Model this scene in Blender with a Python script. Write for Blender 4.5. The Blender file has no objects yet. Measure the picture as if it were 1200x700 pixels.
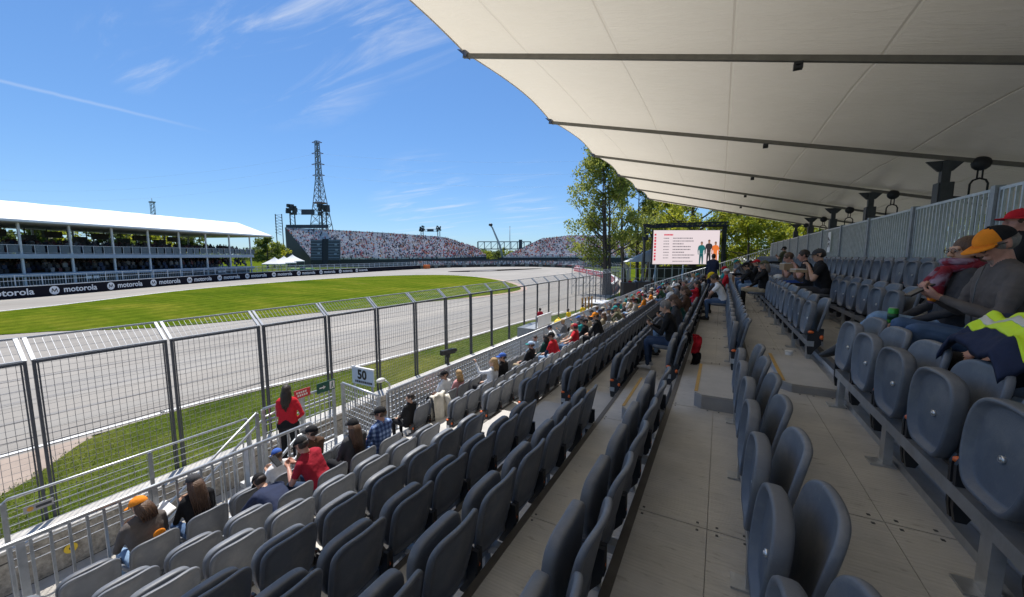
import bpy, bmesh, math, random
import numpy as np
from mathutils import Vector, Matrix, noise
random.seed(7); rng = np.random.default_rng(7)
S = bpy.context.scene
COL = S.collection
TMPS = bpy.data.scenes.new('workshop')            # small scratch scene for baking modifiers, removed at the end
R = math.radians

# ---------------------------------------------------------------- materials
def nodes(m):
    m.use_nodes = True
    nt = m.node_tree
    return nt, nt.nodes, nt.links, nt.nodes.get('Principled BSDF')

MATS = {}
def mat(name, col, rough=.6, metal=0., var=.12, scale=6., bump=0., bscale=40., spec=.5, trans=0., stretch=(1, 1, 1), emit=0., coat=0.):
    """plain surface with a little procedural variation in tone and roughness"""
    if name in MATS: return MATS[name]
    m = bpy.data.materials.new(name); MATS[name] = m
    nt, N, L, b = nodes(m)
    c = (*col, 1)
    b.inputs['Base Color'].default_value = c
    b.inputs['Roughness'].default_value = rough
    b.inputs['Metallic'].default_value = metal
    b.inputs['Specular IOR Level'].default_value = spec
    if coat: b.inputs['Coat Weight'].default_value = coat
    if emit:
        b.inputs['Emission Color'].default_value = c; b.inputs['Emission Strength'].default_value = emit
    if var or bump:
        tc = N.new('ShaderNodeTexCoord'); mp = N.new('ShaderNodeMapping'); mp.inputs['Scale'].default_value = stretch
        L.new(tc.outputs['Object'], mp.inputs['Vector'])
    if var:
        n = N.new('ShaderNodeTexNoise'); n.inputs['Scale'].default_value = scale; n.inputs['Detail'].default_value = 5; n.inputs['Roughness'].default_value = .65
        L.new(mp.outputs['Vector'], n.inputs['Vector'])
        r = N.new('ShaderNodeValToRGB')
        r.color_ramp.elements[0].position = .3; r.color_ramp.elements[1].position = .72
        r.color_ramp.elements[0].color = (*[max(0, v * (1 - var)) for v in col], 1)
        r.color_ramp.elements[1].color = (*[min(1, v * (1 + var)) for v in col], 1)
        L.new(n.outputs['Fac'], r.inputs['Fac']); L.new(r.outputs['Color'], b.inputs['Base Color'])
        if emit: L.new(r.outputs['Color'], b.inputs['Emission Color'])
        mr = N.new('ShaderNodeMapRange'); mr.inputs['To Min'].default_value = max(.02, rough - .12); mr.inputs['To Max'].default_value = min(1, rough + .12)
        L.new(n.outputs['Fac'], mr.inputs['Value']); L.new(mr.outputs['Result'], b.inputs['Roughness'])
    if bump:
        n2 = N.new('ShaderNodeTexNoise'); n2.inputs['Scale'].default_value = bscale; n2.inputs['Detail'].default_value = 4
        L.new(mp.outputs['Vector'], n2.inputs['Vector'])
        bp = N.new('ShaderNodeBump'); bp.inputs['Strength'].default_value = bump; bp.inputs['Distance'].default_value = .02
        L.new(n2.outputs['Fac'], bp.inputs['Height']); L.new(bp.outputs['Normal'], b.inputs['Normal'])
    if trans:
        out = N.get('Material Output'); tr = N.new('ShaderNodeBsdfTranslucent'); tr.inputs['Color'].default_value = c
        mx = N.new('ShaderNodeMixShader'); mx.inputs['Fac'].default_value = trans
        L.new(b.outputs['BSDF'], mx.inputs[1]); L.new(tr.outputs['BSDF'], mx.inputs[2]); L.new(mx.outputs['Shader'], out.inputs['Surface'])
    return m

galv = mat('galvanised steel', (.47, .49, .51), .42, .75, .18, 9, .05, 60)
galv2 = mat('dull galvanised steel', (.30, .32, .34), .5, .6, .2, 7)
darkst = mat('dark painted steel', (.055, .06, .068), .5, .3, .2, 8)
blackst = mat('black painted steel', (.02, .021, .024), .5, .2, .2, 8)
fencegrey = mat('grey blue fence paint', (.075, .083, .098), .5, .3, .15, 5)
fencebright = mat('bright zinc', (.40, .42, .45), .45, .4, .12, 6)
wirem = mat('fence wire', (.28, .28, .29), .5, .6, 0)
seatm = mat('slate grey seat plastic', (.120, .132, .154), .46, 0, .14, 5, .10, 260, spec=.45)
seatdk = mat('black seat bracket plastic', (.016, .017, .02), .5, 0, .1, 9)
orangem = mat('orange plastic', (.75, .14, .025), .4, 0, .1, 8)
boltm = mat('zinc bolt', (.7, .7, .7), .3, .8, 0)
whitem = mat('white paint', (.78, .78, .77), .5, 0, .05, 3)
whitepvc = mat('white roof fabric', (.80, .80, .80), .45, 0, .04, .6)
blackm = mat('black paint', (.012, .012, .014), .45, 0, .1, 4)
riserm = mat('pale riser board', (.58, .56, .53), .7, 0, .18, 3, .05, 30)
tentm = mat('white tent fabric', (.78, .78, .78), .6, 0, .05, 2, trans=.15)
dimcloth = mat('pale grey awning', (.52, .56, .60), .6, 0, .06, 2)

def scuff(m, dust=(.30, .29, .27), amt=.35):
    # dusty film in patches and fine pale scratches
    nt = m.node_tree; N, L = nt.nodes, nt.links; b = N['Principled BSDF']; src = b.inputs['Base Color'].links[0].from_socket
    g = N.new('ShaderNodeTexCoord'); oi = N.new('ShaderNodeObjectInfo'); ad = N.new('ShaderNodeVectorMath'); ad.operation = 'ADD'; L.new(g.outputs['Object'], ad.inputs[0])
    sc = N.new('ShaderNodeVectorMath'); sc.operation = 'SCALE'; L.new(oi.outputs['Location'], sc.inputs[0]); sc.inputs['Scale'].default_value = 7.3; L.new(sc.outputs[0], ad.inputs[1])
    n = N.new('ShaderNodeTexNoise'); n.inputs['Scale'].default_value = 5; n.inputs['Detail'].default_value = 8; n.inputs['Roughness'].default_value = .7; L.new(ad.outputs[0], n.inputs['Vector'])
    r = N.new('ShaderNodeMapRange'); L.new(n.outputs['Fac'], r.inputs['Value']); r.inputs['From Min'].default_value = .48; r.inputs['From Max'].default_value = .78; r.inputs['To Max'].default_value = amt
    mp = N.new('ShaderNodeMapping'); mp.inputs['Scale'].default_value = (4, 90, 14); mp.inputs['Rotation'].default_value = (.5, .2, .3); L.new(ad.outputs[0], mp.inputs['Vector'])
    n2 = N.new('ShaderNodeTexNoise'); n2.inputs['Scale'].default_value = 1.2; n2.inputs['Detail'].default_value = 2; L.new(mp.outputs[0], n2.inputs['Vector'])
    r2 = N.new('ShaderNodeMapRange'); L.new(n2.outputs['Fac'], r2.inputs['Value']); r2.inputs['From Min'].default_value = .70; r2.inputs['From Max'].default_value = .76; r2.inputs['To Max'].default_value = .35
    mx = N.new('ShaderNodeMath'); mx.operation = 'MAXIMUM'; L.new(r.outputs[0], mx.inputs[0]); L.new(r2.outputs[0], mx.inputs[1])
    k = N.new('ShaderNodeMix'); k.data_type = 'RGBA'; L.new(mx.outputs[0], k.inputs['Factor']); L.new(src, k.inputs[6]); k.inputs[7].default_value = (*dust, 1); rv = N.new('ShaderNodeMapRange'); L.new(oi.outputs['Random'], rv.inputs['Value']); rv.inputs['To Min'].default_value = .84; rv.inputs['To Max'].default_value = 1.16
    hv_ = N.new('ShaderNodeHueSaturation'); L.new(rv.outputs[0], hv_.inputs['Value']); L.new(k.outputs[2], hv_.inputs['Color']); L.new(hv_.outputs[0], b.inputs['Base Color'])
scuff(seatm, amt=.5)

# ---------------------------------------------------------------- mesh builder
class MB:
    def __init__(s): s.v = []; s.f = []; s.m = []; s.sm = []
    def add(s, vs, fs, mi=0, smooth=False):
        o = len(s.v); s.v += [tuple(v) for v in vs]
        for f in fs: s.f.append(tuple(i + o for i in f)); s.m.append(mi); s.sm.append(smooth)
    def box(s, x0, x1, y0, y1, z0, z1, mi=0):
        v = [(x, y, z) for z in (z0, z1) for y in (y0, y1) for x in (x0, x1)]
        s.add(v, [(0, 2, 3, 1), (4, 5, 7, 6), (0, 1, 5, 4), (2, 6, 7, 3), (0, 4, 6, 2), (1, 3, 7, 5)], mi)
    def bar(s, a, b, w, h=None, mi=0, up=(0, 0, 1)):
        """rectangular bar from a to b"""
        h = w if h is None else h
        a = Vector(a); b = Vector(b); d = (b - a).normalized(); u = Vector(up)
        if abs(d.dot(u)) > .98: u = Vector((1, 0, 0))
        sd = d.cross(u).normalized(); u = sd.cross(d)
        vs = [p + sd * (i * w / 2) + u * (j * h / 2) for p in (a, b) for j in (-1, 1) for i in (-1, 1)]
        s.add(vs, [(0, 1, 3, 2), (4, 6, 7, 5), (0, 4, 5, 1), (2, 3, 7, 6), (0, 2, 6, 4), (1, 5, 7, 3)], mi)
    def tube(s, pts, r, n=8, mi=0, caps=True):
        pts = [Vector(p) for p in pts]; k = len(pts)
        rs = r if isinstance(r, (list, tuple)) else [r] * k
        base = len(s.v); ref = None
        for i, p in enumerate(pts):
            d = (pts[min(i + 1, k - 1)] - pts[max(i - 1, 0)]).normalized()
            if ref is None: ref = Vector((0, 0, 1)) if abs(d.z) < .9 else Vector((1, 0, 0))
            x = d.cross(ref).normalized(); y = x.cross(d); ref = y
            for j in range(n):
                a = 2 * math.pi * j / n
                s.v.append(tuple(p + (x * math.cos(a) + y * math.sin(a)) * rs[i]))
        for i in range(k - 1):
            for j in range(n):
                j2 = (j + 1) % n
                s.f.append((base + i * n + j, base + i * n + j2, base + (i + 1) * n + j2, base + (i + 1) * n + j)); s.m.append(mi); s.sm.append(True)
        if caps:
            s.f.append(tuple(base + j for j in range(n))[::-1]); s.m.append(mi); s.sm.append(False)
            s.f.append(tuple(base + (k - 1) * n + j for j in range(n))); s.m.append(mi); s.sm.append(False)
    def sphere(s, c, r, n=10, mi=0):
        rx, ry, rz = r if isinstance(r, (tuple, list)) else (r, r, r)
        vs = []; fs = []; m = n // 2
        for i in range(m + 1):
            th = math.pi * i / m
            for j in range(n):
                ph = 2 * math.pi * j / n
                vs.append((c[0] + rx * math.sin(th) * math.cos(ph), c[1] + ry * math.sin(th) * math.sin(ph), c[2] + rz * math.cos(th)))
        for i in range(m):
            for j in range(n):
                j2 = (j + 1) % n; fs.append((i * n + j, (i + 1) * n + j, (i + 1) * n + j2, i * n + j2))
        s.add(vs, fs, mi, True)
    def poly_prism(s, pts, z0, z1, mi=0):
        n = len(pts)
        s.add([(x, y, z0) for x, y in pts] + [(x, y, z1) for x, y in pts],
              [tuple(range(n))[::-1], tuple(range(n, 2 * n))] + [(i, (i + 1) % n, n + (i + 1) % n, n + i) for i in range(n)], mi)
    def mesh(s, name, mats):
        me = bpy.data.meshes.new(name)
        me.from_pydata(s.v, [], s.f); me.update()
        for m in (mats if isinstance(mats, (list, tuple)) else [mats]): me.materials.append(m)
        me.polygons.foreach_set('material_index', s.m)
        me.polygons.foreach_set('use_smooth', s.sm)
        return me
    def build(s, name, mats, parent=None, loc=None):
        return obj(name, s.mesh(name, mats), parent, loc)

def obj(name, data, parent=None, loc=None, rot=None):
    o = bpy.data.objects.new(name, data); COL.objects.link(o)
    if parent: o.parent = parent
    if loc is not None: o.location = loc
    if rot is not None: o.rotation_euler = rot
    return o
def empty(name, loc=(0, 0, 0), rz=0.):
    o = bpy.data.objects.new(name, None); COL.objects.link(o); o.location = loc; o.rotation_euler = (0, 0, rz); o.empty_display_size = .2
    return o
def tag(o, label=None, cat=None, group=None, kind=None):
    if label: o['label'] = label
    if cat: o['category'] = cat
    if group: o['group'] = group
    if kind: o['kind'] = kind
    return o
def thing(name, label, cat, loc=(0, 0, 0), rz=0., group=None):
    return tag(empty(name, loc, rz), label, cat, group)
def copy_tree(root):
    r = root.copy(); COL.objects.link(r)
    for ch in root.children:
        c = ch.copy(); COL.objects.link(c); c.parent = r
        for g in ch.children:
            d = g.copy(); COL.objects.link(d); d.parent = c
    return r
def text_mesh(txt, size, bold=0., depth=.004, align='CENTER'):
    cu = bpy.data.curves.new('t', 'FONT'); cu.body = txt; cu.size = size; cu.offset = bold; cu.extrude = depth
    cu.align_x = align; cu.align_y = 'CENTER'; cu.resolution_u = 3
    o = bpy.data.objects.new('t', cu); TMPS.collection.objects.link(o)
    TMPS.view_layers[0].update()
    me = bpy.data.meshes.new_from_object(o.evaluated_get(TMPS.view_layers[0].depsgraph))
    bpy.data.objects.remove(o); bpy.data.curves.remove(cu)
    return me
def bevel_obj(o, w=.006, seg=2):
    m = o.modifiers.new('bevel', 'BEVEL'); m.width = w; m.segments = seg; m.limit_method = 'ANGLE'; m.angle_limit = R(40)
    return o

# ---------------------------------------------------------------- camera, world, sun
F = 452.; HZ = 300.; VX = 845.
pitch = math.atan((350 - HZ) / F); yaw = math.atan((VX - 600) * math.cos(pitch) / F)
cam = bpy.data.cameras.new('camera'); co = bpy.data.objects.new('camera', cam); COL.objects.link(co)
cam.sensor_width = 36; cam.lens = 36 * F / 1200; cam.clip_start = .05; cam.clip_end = 6000
co.location = (0, 0, 0); co.rotation_euler = (R(90) - pitch, 0, yaw)
S.camera = co

SUNAZ = math.atan2(-.8, .6)          # measured from +Y, towards +X is positive
SUNEL = math.atan(2.6 * .8)
w = bpy.data.worlds.new('World'); S.world = w; w.use_nodes = True
nt = w.node_tree; N = nt.nodes; L = nt.links
bg = N['Background']
sky = N.new('ShaderNodeTexSky'); sky.sky_type = 'NISHITA'; sky.sun_disc = False
sky.sun_elevation = SUNEL; sky.sun_rotation = SUNAZ; sky.altitude = 0; sky.air_density = 1.0; sky.dust_density = .1; sky.ozone_density = 3.0
# thin cirrus, mapped on a high flat layer of the sky
tc = N.new('ShaderNodeTexCoord'); sx = N.new('ShaderNodeSeparateXYZ'); L.new(tc.outputs['Generated'], sx.inputs[0])
def math_(op, a, b=None):
    n = N.new('ShaderNodeMath'); n.operation = op
    for i, v in enumerate((a, b)):
        if v is None: continue
        if isinstance(v, (int, float)): n.inputs[i].default_value = v
        else: L.new(v, n.inputs[i])
    return n.outputs[0]
zc = math_('MAXIMUM', sx.outputs['Z'], .02)
u = math_('DIVIDE', sx.outputs['X'], math_('ADD', zc, .08)); v = math_('DIVIDE', sx.outputs['Y'], math_('ADD', zc, .08))
cb = N.new('ShaderNodeCombineXYZ'); L.new(u, cb.inputs[0]); L.new(v, cb.inputs[1])
mp = N.new('ShaderNodeMapping'); mp.inputs['Rotation'].default_value = (0, 0, R(62)); mp.inputs['Scale'].default_value = (.55, 2.6, 1); mp.inputs['Location'].default_value = (.6, 3.1, 0)
L.new(cb.outputs[0], mp.inputs['Vector'])
n1 = N.new('ShaderNodeTexNoise'); n1.inputs['Scale'].default_value = 1.6; n1.inputs['Detail'].default_value = 9; n1.inputs['Roughness'].default_value = .62; n1.inputs['Distortion'].default_value = .7
L.new(mp.outputs['Vector'], n1.inputs['Vector'])
n2 = N.new('ShaderNodeTexNoise'); n2.inputs['Scale'].default_value = .55; n2.inputs['Detail'].default_value = 2
mp2 = N.new('ShaderNodeMapping'); mp2.inputs['Location'].default_value = (4.2, 1.3, 0); L.new(cb.outputs[0], mp2.inputs['Vector']); L.new(mp2.outputs['Vector'], n2.inputs['Vector'])
def ramp(src, a, b):
    r = N.new('ShaderNodeMapRange'); r.interpolation_type = 'SMOOTHSTEP'; L.new(src, r.inputs['Value']); r.inputs['From Min'].default_value = a; r.inputs['From Max'].default_value = b
    return r.outputs['Result']
def patch(d, cosr, amt):                          # a patch of cirrus round one direction of the sky
    vm = N.new('ShaderNodeVectorMath'); vm.operation = 'DOT_PRODUCT'; L.new(tc.outputs['Generated'], vm.inputs[0]); vm.inputs[1].default_value = d
    return math_('MULTIPLY', ramp(vm.outputs['Value'], cosr, 1.0), amt)
pm = None
for d, cr, am in (((-.735, .475, .484), .966, .75), ((-.60, .60, .53), .978, .5), ((-.889, .305, .342), .9975, .6), ((-.645, .754, .119), .988, .55), ((-.432, .893, .128), .993, .4), ((.2, .8, .56), .9, .8)):
    q = patch(d, cr, am); pm = q if pm is None else math_('MAXIMUM', pm, q)
cl = math_('MULTIPLY', ramp(n1.outputs['Fac'], .47, .80), pm)
cl = math_('MINIMUM', math_('MULTIPLY', cl, 1.1), .85)
# one thin contrail: close to a great circle, faded at its ends
ca = Vector((-.951, .171, .257)).normalized(); cb_ = Vector((-.905, .345, .245)).normalized(); cn2 = ca.cross(cb_).normalized()
vm = N.new('ShaderNodeVectorMath'); vm.operation = 'DOT_PRODUCT'; L.new(tc.outputs['Generated'], vm.inputs[0]); vm.inputs[1].default_value = cn2
wob = math_('MULTIPLY', math_('SUBTRACT', n1.outputs['Fac'], .5), .006)
thin = ramp(math_('ABSOLUTE', math_('ADD', vm.outputs['Value'], wob)), .0042, .0)
cl = math_('MAXIMUM', cl, math_('MULTIPLY', math_('MULTIPLY', thin, patch(tuple(ca), .965, 1.3)), .15))
mix = N.new('ShaderNodeMix'); mix.data_type = 'RGBA'
hs = N.new('ShaderNodeHueSaturation'); hs.inputs['Saturation'].default_value = 1.12; hs.inputs['Value'].default_value = 1.0
L.new(sky.outputs['Color'], hs.inputs['Color'])
t0 = N.new('ShaderNodeMix'); t0.data_type = 'RGBA'; t0.blend_type = 'MULTIPLY'; t0.inputs['Factor'].default_value = 1; t0.inputs[7].default_value = (.80, .96, 1.10, 1); L.new(hs.outputs['Color'], t0.inputs[6])
gm_ = N.new('ShaderNodeGamma'); gm_.inputs['Gamma'].default_value = .72; L.new(t0.outputs[2], gm_.inputs['Color'])
t1 = N.new('ShaderNodeMix'); t1.data_type = 'RGBA'; t1.blend_type = 'MULTIPLY'; t1.inputs['Factor'].default_value = 1; t1.inputs[7].default_value = (1.09, 1.32, 1.63, 1); L.new(gm_.outputs[0], t1.inputs[6])
L.new(cl, mix.inputs['Factor']); L.new(t1.outputs[2], mix.inputs[6]); mix.inputs[7].default_value = (6.6, 6.9, 7.3, 1)
L.new(mix.outputs[2], bg.inputs['Color'])
bg.inputs['Strength'].default_value = .085

sun = bpy.data.lights.new('sun', 'SUN'); sun.energy = 4.2; sun.angle = R(.53); sun.color = (1, .955, .89)
so = bpy.data.objects.new('sun', sun); COL.objects.link(so)
sd = Vector((math.sin(SUNAZ) * math.cos(SUNEL), math.cos(SUNAZ) * math.cos(SUNEL), math.sin(SUNEL)))
so.rotation_euler = sd.to_track_quat('Z', 'Y').to_euler(); so.location = sd * 60
S.view_settings.view_transform = 'Standard'; S.view_settings.look = 'None'; S.view_settings.gamma = 1; S.view_settings.use_curve_mapping = False
S.view_settings.exposure = .62

# ---------------------------------------------------------------- grandstand dimensions
GZ = -4.9                                        # track and infield level
WALK = -5.5                                      # public walkway in front of the stand
NR = 11
def XR(r): return -5.07 if r == 0 else .27 + .735 * (r - 7)        # riser of row r, seats hang on it
def ZF(r): return -1.55 + .3 * (r - 7) - (.14 if r >= 9 else 0)    # where the feet of row r stand
Y0, Y1 = -3.2, 34.3
PITCH = .473
AISLE = (4.11, 5.35)
ROWN = ['front row by the railing', 'second row', 'third row', 'fourth row', 'fifth row', 'sixth row', 'seventh row', 'eighth row', 'ninth row', 'tenth row', 'top row under the back fence']
ORD = 'first second third fourth fifth sixth seventh eighth ninth tenth eleventh twelfth thirteenth fourteenth fifteenth sixteenth seventeenth eighteenth nineteenth twentieth'.split()
for t in ('twenty', 'thirty', 'forty', 'fifty'):
    ORD += [t + '-' + o for o in ORD[:9]] + [{'twenty': 'thirtieth', 'thirty': 'fortieth', 'forty': 'fiftieth', 'fifty': 'sixtieth'}[t]]
# ---------------------------------------------------------------- special materials
def ramp_node(N, stops):
    r = N.new('ShaderNodeValToRGB'); e = r.color_ramp.elements
    e[0].position, e[0].color = stops[0][0], (*stops[0][1], 1); e[1].position, e[1].color = stops[-1][0], (*stops[-1][1], 1)
    for p, c in stops[1:-1]:
        x = e.new(p); x.color = (*c, 1)
    return r
def noise_node(N, L, vec, scale, detail=5, rough=.6, dist=0):
    n = N.new('ShaderNodeTexNoise'); n.inputs['Scale'].default_value = scale; n.inputs['Detail'].default_value = detail
    n.inputs['Roughness'].default_value = rough; n.inputs['Distortion'].default_value = dist; L.new(vec, n.inputs['Vector']); return n
def mapping(N, L, tc, scale=(1, 1, 1), rot=(0, 0, 0), out='Object'):
    m = N.new('ShaderNodeMapping'); m.inputs['Scale'].default_value = scale; m.inputs['Rotation'].default_value = rot; L.new(tc.outputs[out], m.inputs['Vector']); return m
def mixc(N, L, f, a, b, mode='MIX'):
    m = N.new('ShaderNodeMix'); m.data_type = 'RGBA'; m.blend_type = mode
    if isinstance(f, float): m.inputs['Factor'].default_value = f
    else: L.new(f, m.inputs['Factor'])
    for i, c in ((6, a), (7, b)):
        if isinstance(c, tuple): m.inputs[i].default_value = (*c, 1)
        else: L.new(c, m.inputs[i])
    return m.outputs[2]
def bumpn(N, L, h, b, s=.3, d=.01):
    bp = N.new('ShaderNodeBump'); bp.inputs['Strength'].default_value = s; bp.inputs['Distance'].default_value = d
    L.new(h, bp.inputs['Height']); L.new(bp.outputs['Normal'], b.inputs['Normal'])

def deck_material():
    m = bpy.data.materials.new('weathered deck board'); nt, N, L, b = nodes(m); tc = N.new('ShaderNodeTexCoord')
    grain = noise_node(N, L, mapping(N, L, tc, (2.2, 95, 1)).outputs[0], 1.0, 6, .7)      # streaks across the tread
    blot = noise_node(N, L, mapping(N, L, tc, (1, 1, 1)).outputs[0], 2.4, 6, .62)
    spots = noise_node(N, L, mapping(N, L, tc, (3, 9, 1)).outputs[0], 3.2, 3, .5)
    c1 = ramp_node(N, [(.2, (.40, .39, .372)), (.5, (.475, .465, .445)), (.8, (.55, .54, .515))]); L.new(grain.outputs['Fac'], c1.inputs[0])
    c2 = ramp_node(N, [(.3, (.80, .80, .81)), (.7, (1.08, 1.07, 1.05))]); L.new(blot.outputs['Fac'], c2.inputs[0])
    col = mixc(N, L, 1.0, c1.outputs[0], c2.outputs[0], 'MULTIPLY')
    c3 = ramp_node(N, [(.62, (0, 0, 0)), (.74, (1, 1, 1))]); L.new(spots.outputs['Fac'], c3.inputs[0])
    f = N.new('ShaderNodeMath'); f.operation = 'MULTIPLY'; L.new(c3.outputs[0], f.inputs[0]); f.inputs[1].default_value = .5
    col = mixc(N, L, f.outputs[0], col, (.17, .155, .135))
    L.new(col, b.inputs['Base Color']); b.inputs['Roughness'].default_value = .62
    wv = N.new('ShaderNodeTexWave'); wv.wave_type = 'BANDS'; wv.bands_direction = 'Y'; wv.inputs['Scale'].default_value = 14; wv.inputs['Distortion'].default_value = .6; wv.inputs['Detail'].default_value = 2
    L.new(tc.outputs['Object'], wv.inputs['Vector'])
    mx = N.new('ShaderNodeMath'); mx.operation = 'MULTIPLY_ADD'; L.new(wv.outputs['Fac'], mx.inputs[0]); mx.inputs[1].default_value = .8; L.new(grain.outputs['Fac'], mx.inputs[2])
    bumpn(N, L, mx.outputs[0], b, .35, .006)
    return m
deckm = deck_material()

def asphalt_material():
    m = bpy.data.materials.new('sunlit asphalt'); nt, N, L, b = nodes(m); tc = N.new('ShaderNodeTexCoord')
    big = noise_node(N, L, mapping(N, L, tc, (.05, .018, 1), (0, 0, R(8))).outputs[0], 3, 5, .6, .3)
    st = noise_node(N, L, mapping(N, L, tc, (.9, .03, 1), (0, 0, R(6))).outputs[0], 1.2, 5, .6)
    fine = noise_node(N, L, mapping(N, L, tc).outputs[0], 55, 3, .7)
    c1 = ramp_node(N, [(.3, (.265, .246, .218)), (.7, (.345, .320, .281))]); L.new(big.outputs['Fac'], c1.inputs[0])
    c2 = ramp_node(N, [(.32, (.89, .89, .895)), (.68, (1.05, 1.045, 1.035))]); L.new(st.outputs['Fac'], c2.inputs[0])
    c3 = ramp_node(N, [(.3, (.85, .85, .85)), (.7, (1.1, 1.1, 1.1))]); L.new(fine.outputs['Fac'], c3.inputs[0])
    col = mixc(N, L, 1.0, mixc(N, L, 1.0, c1.outputs[0], c2.outputs[0], 'MULTIPLY'), c3.outputs[0], 'MULTIPLY')
    L.new(col, b.inputs['Base Color']); b.inputs['Roughness'].default_value = .85; b.inputs['Specular IOR Level'].default_value = .25
    bumpn(N, L, fine.outputs['Fac'], b, .2, .01); return m
asphaltm = asphalt_material()

def grass_material(name='mown grass', cols=((.055, .094, .009), (.092, .128, .012), (.155, .162, .022)), deep=1.):
    m = bpy.data.materials.new(name); nt, N, L, b = nodes(m); tc = N.new('ShaderNodeTexCoord')
    big = noise_node(N, L, mapping(N, L, tc, (.05, .16, 1), (0, 0, R(-25))).outputs[0], 1.3, 6, .62, .4)
    mid = noise_node(N, L, mapping(N, L, tc).outputs[0], 1.6, 5, .65)
    fine = noise_node(N, L, mapping(N, L, tc, (1, 1, 1)).outputs[0], 26, 4, .75)
    c1 = ramp_node(N, [(.30, cols[0]), (.5, cols[1]), (.70, cols[2])]); L.new(big.outputs['Fac'], c1.inputs[0])
    c2 = ramp_node(N, [(.3, (.72, .76, .7)), (.7, (1.18, 1.15, 1.1))]); L.new(mid.outputs['Fac'], c2.inputs[0])
    c3 = ramp_node(N, [(.28, (.45, .5, .45)), (.72, (1.45, 1.4, 1.3))]); L.new(fine.outputs['Fac'], c3.inputs[0])  # strong fine contrast stands in for shadows between the blades
    col = mixc(N, L, 1.0, mixc(N, L, 1.0, c1.outputs[0], c2.outputs[0], 'MULTIPLY'), c3.outputs[0], 'MULTIPLY')
    dryn = noise_node(N, L, mapping(N, L, tc, (.25, .5, 1)).outputs[0], .9, 7, .72, .5); dr = ramp_node(N, [(.60, (0, 0, 0)), (.74, (1, 1, 1))]); L.new(dryn.outputs['Fac'], dr.inputs[0])
    dm = N.new('ShaderNodeMath'); dm.operation = 'MULTIPLY'; L.new(dr.outputs[0], dm.inputs[0]); dm.inputs[1].default_value = .45; col = mixc(N, L, dm.outputs[0], col, (.23, .19, .07))
    wv = N.new('ShaderNodeTexWave'); wv.bands_direction = 'X'; wv.inputs['Scale'].default_value = .16; wv.inputs['Distortion'].default_value = 1.2; L.new(mapping(N, L, tc, (1, 1, 1), (0, 0, R(-18))).outputs[0], wv.inputs['Vector'])
    wr_ = ramp_node(N, [(.35, (.88, .90, .88)), (.65, (1.08, 1.06, 1.05))]); L.new(wv.outputs['Fac'], wr_.inputs[0]); col = mixc(N, L, 1.0, col, wr_.outputs[0], 'MULTIPLY')
    L.new(col, b.inputs['Base Color']); b.inputs['Roughness'].default_value = 1; b.inputs['Specular IOR Level'].default_value = 0
    bumpn(N, L, fine.outputs['Fac'], b, .6, .05); return m
grassm = grass_material()

def stone_material():
    m = bpy.data.materials.new('rough stone blocks'); nt, N, L, b = nodes(m); tc = N.new('ShaderNodeTexCoord')
    mp = mapping(N, L, tc, (1, 1, 1), (R(90), 0, R(90)))
    br = N.new('ShaderNodeTexBrick'); L.new(mp.outputs[0], br.inputs['Vector']); br.inputs['Scale'].default_value = 1
    br.inputs['Brick Width'].default_value = .55; br.inputs['Row Height'].default_value = .19; br.inputs['Mortar Size'].default_value = .014
    br.inputs['Color1'].default_value = (.42, .39, .34, 1); br.inputs['Color2'].default_value = (.22, .205, .18, 1); br.inputs['Mortar'].default_value = (.07, .066, .06, 1)
    n = noise_node(N, L, tc.outputs['Object'], 9, 6, .7)
    c = ramp_node(N, [(.3, (.45, .45, .45)), (.7, (1.3, 1.3, 1.3))]); L.new(n.outputs['Fac'], c.inputs[0])
    L.new(mixc(N, L, 1.0, br.outputs['Color'], c.outputs[0], 'MULTIPLY'), b.inputs['Base Color']); b.inputs['Roughness'].default_value = .9
    bumpn(N, L, n.outputs['Fac'], b, .6, .03); return m
stonem = stone_material()

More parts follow.
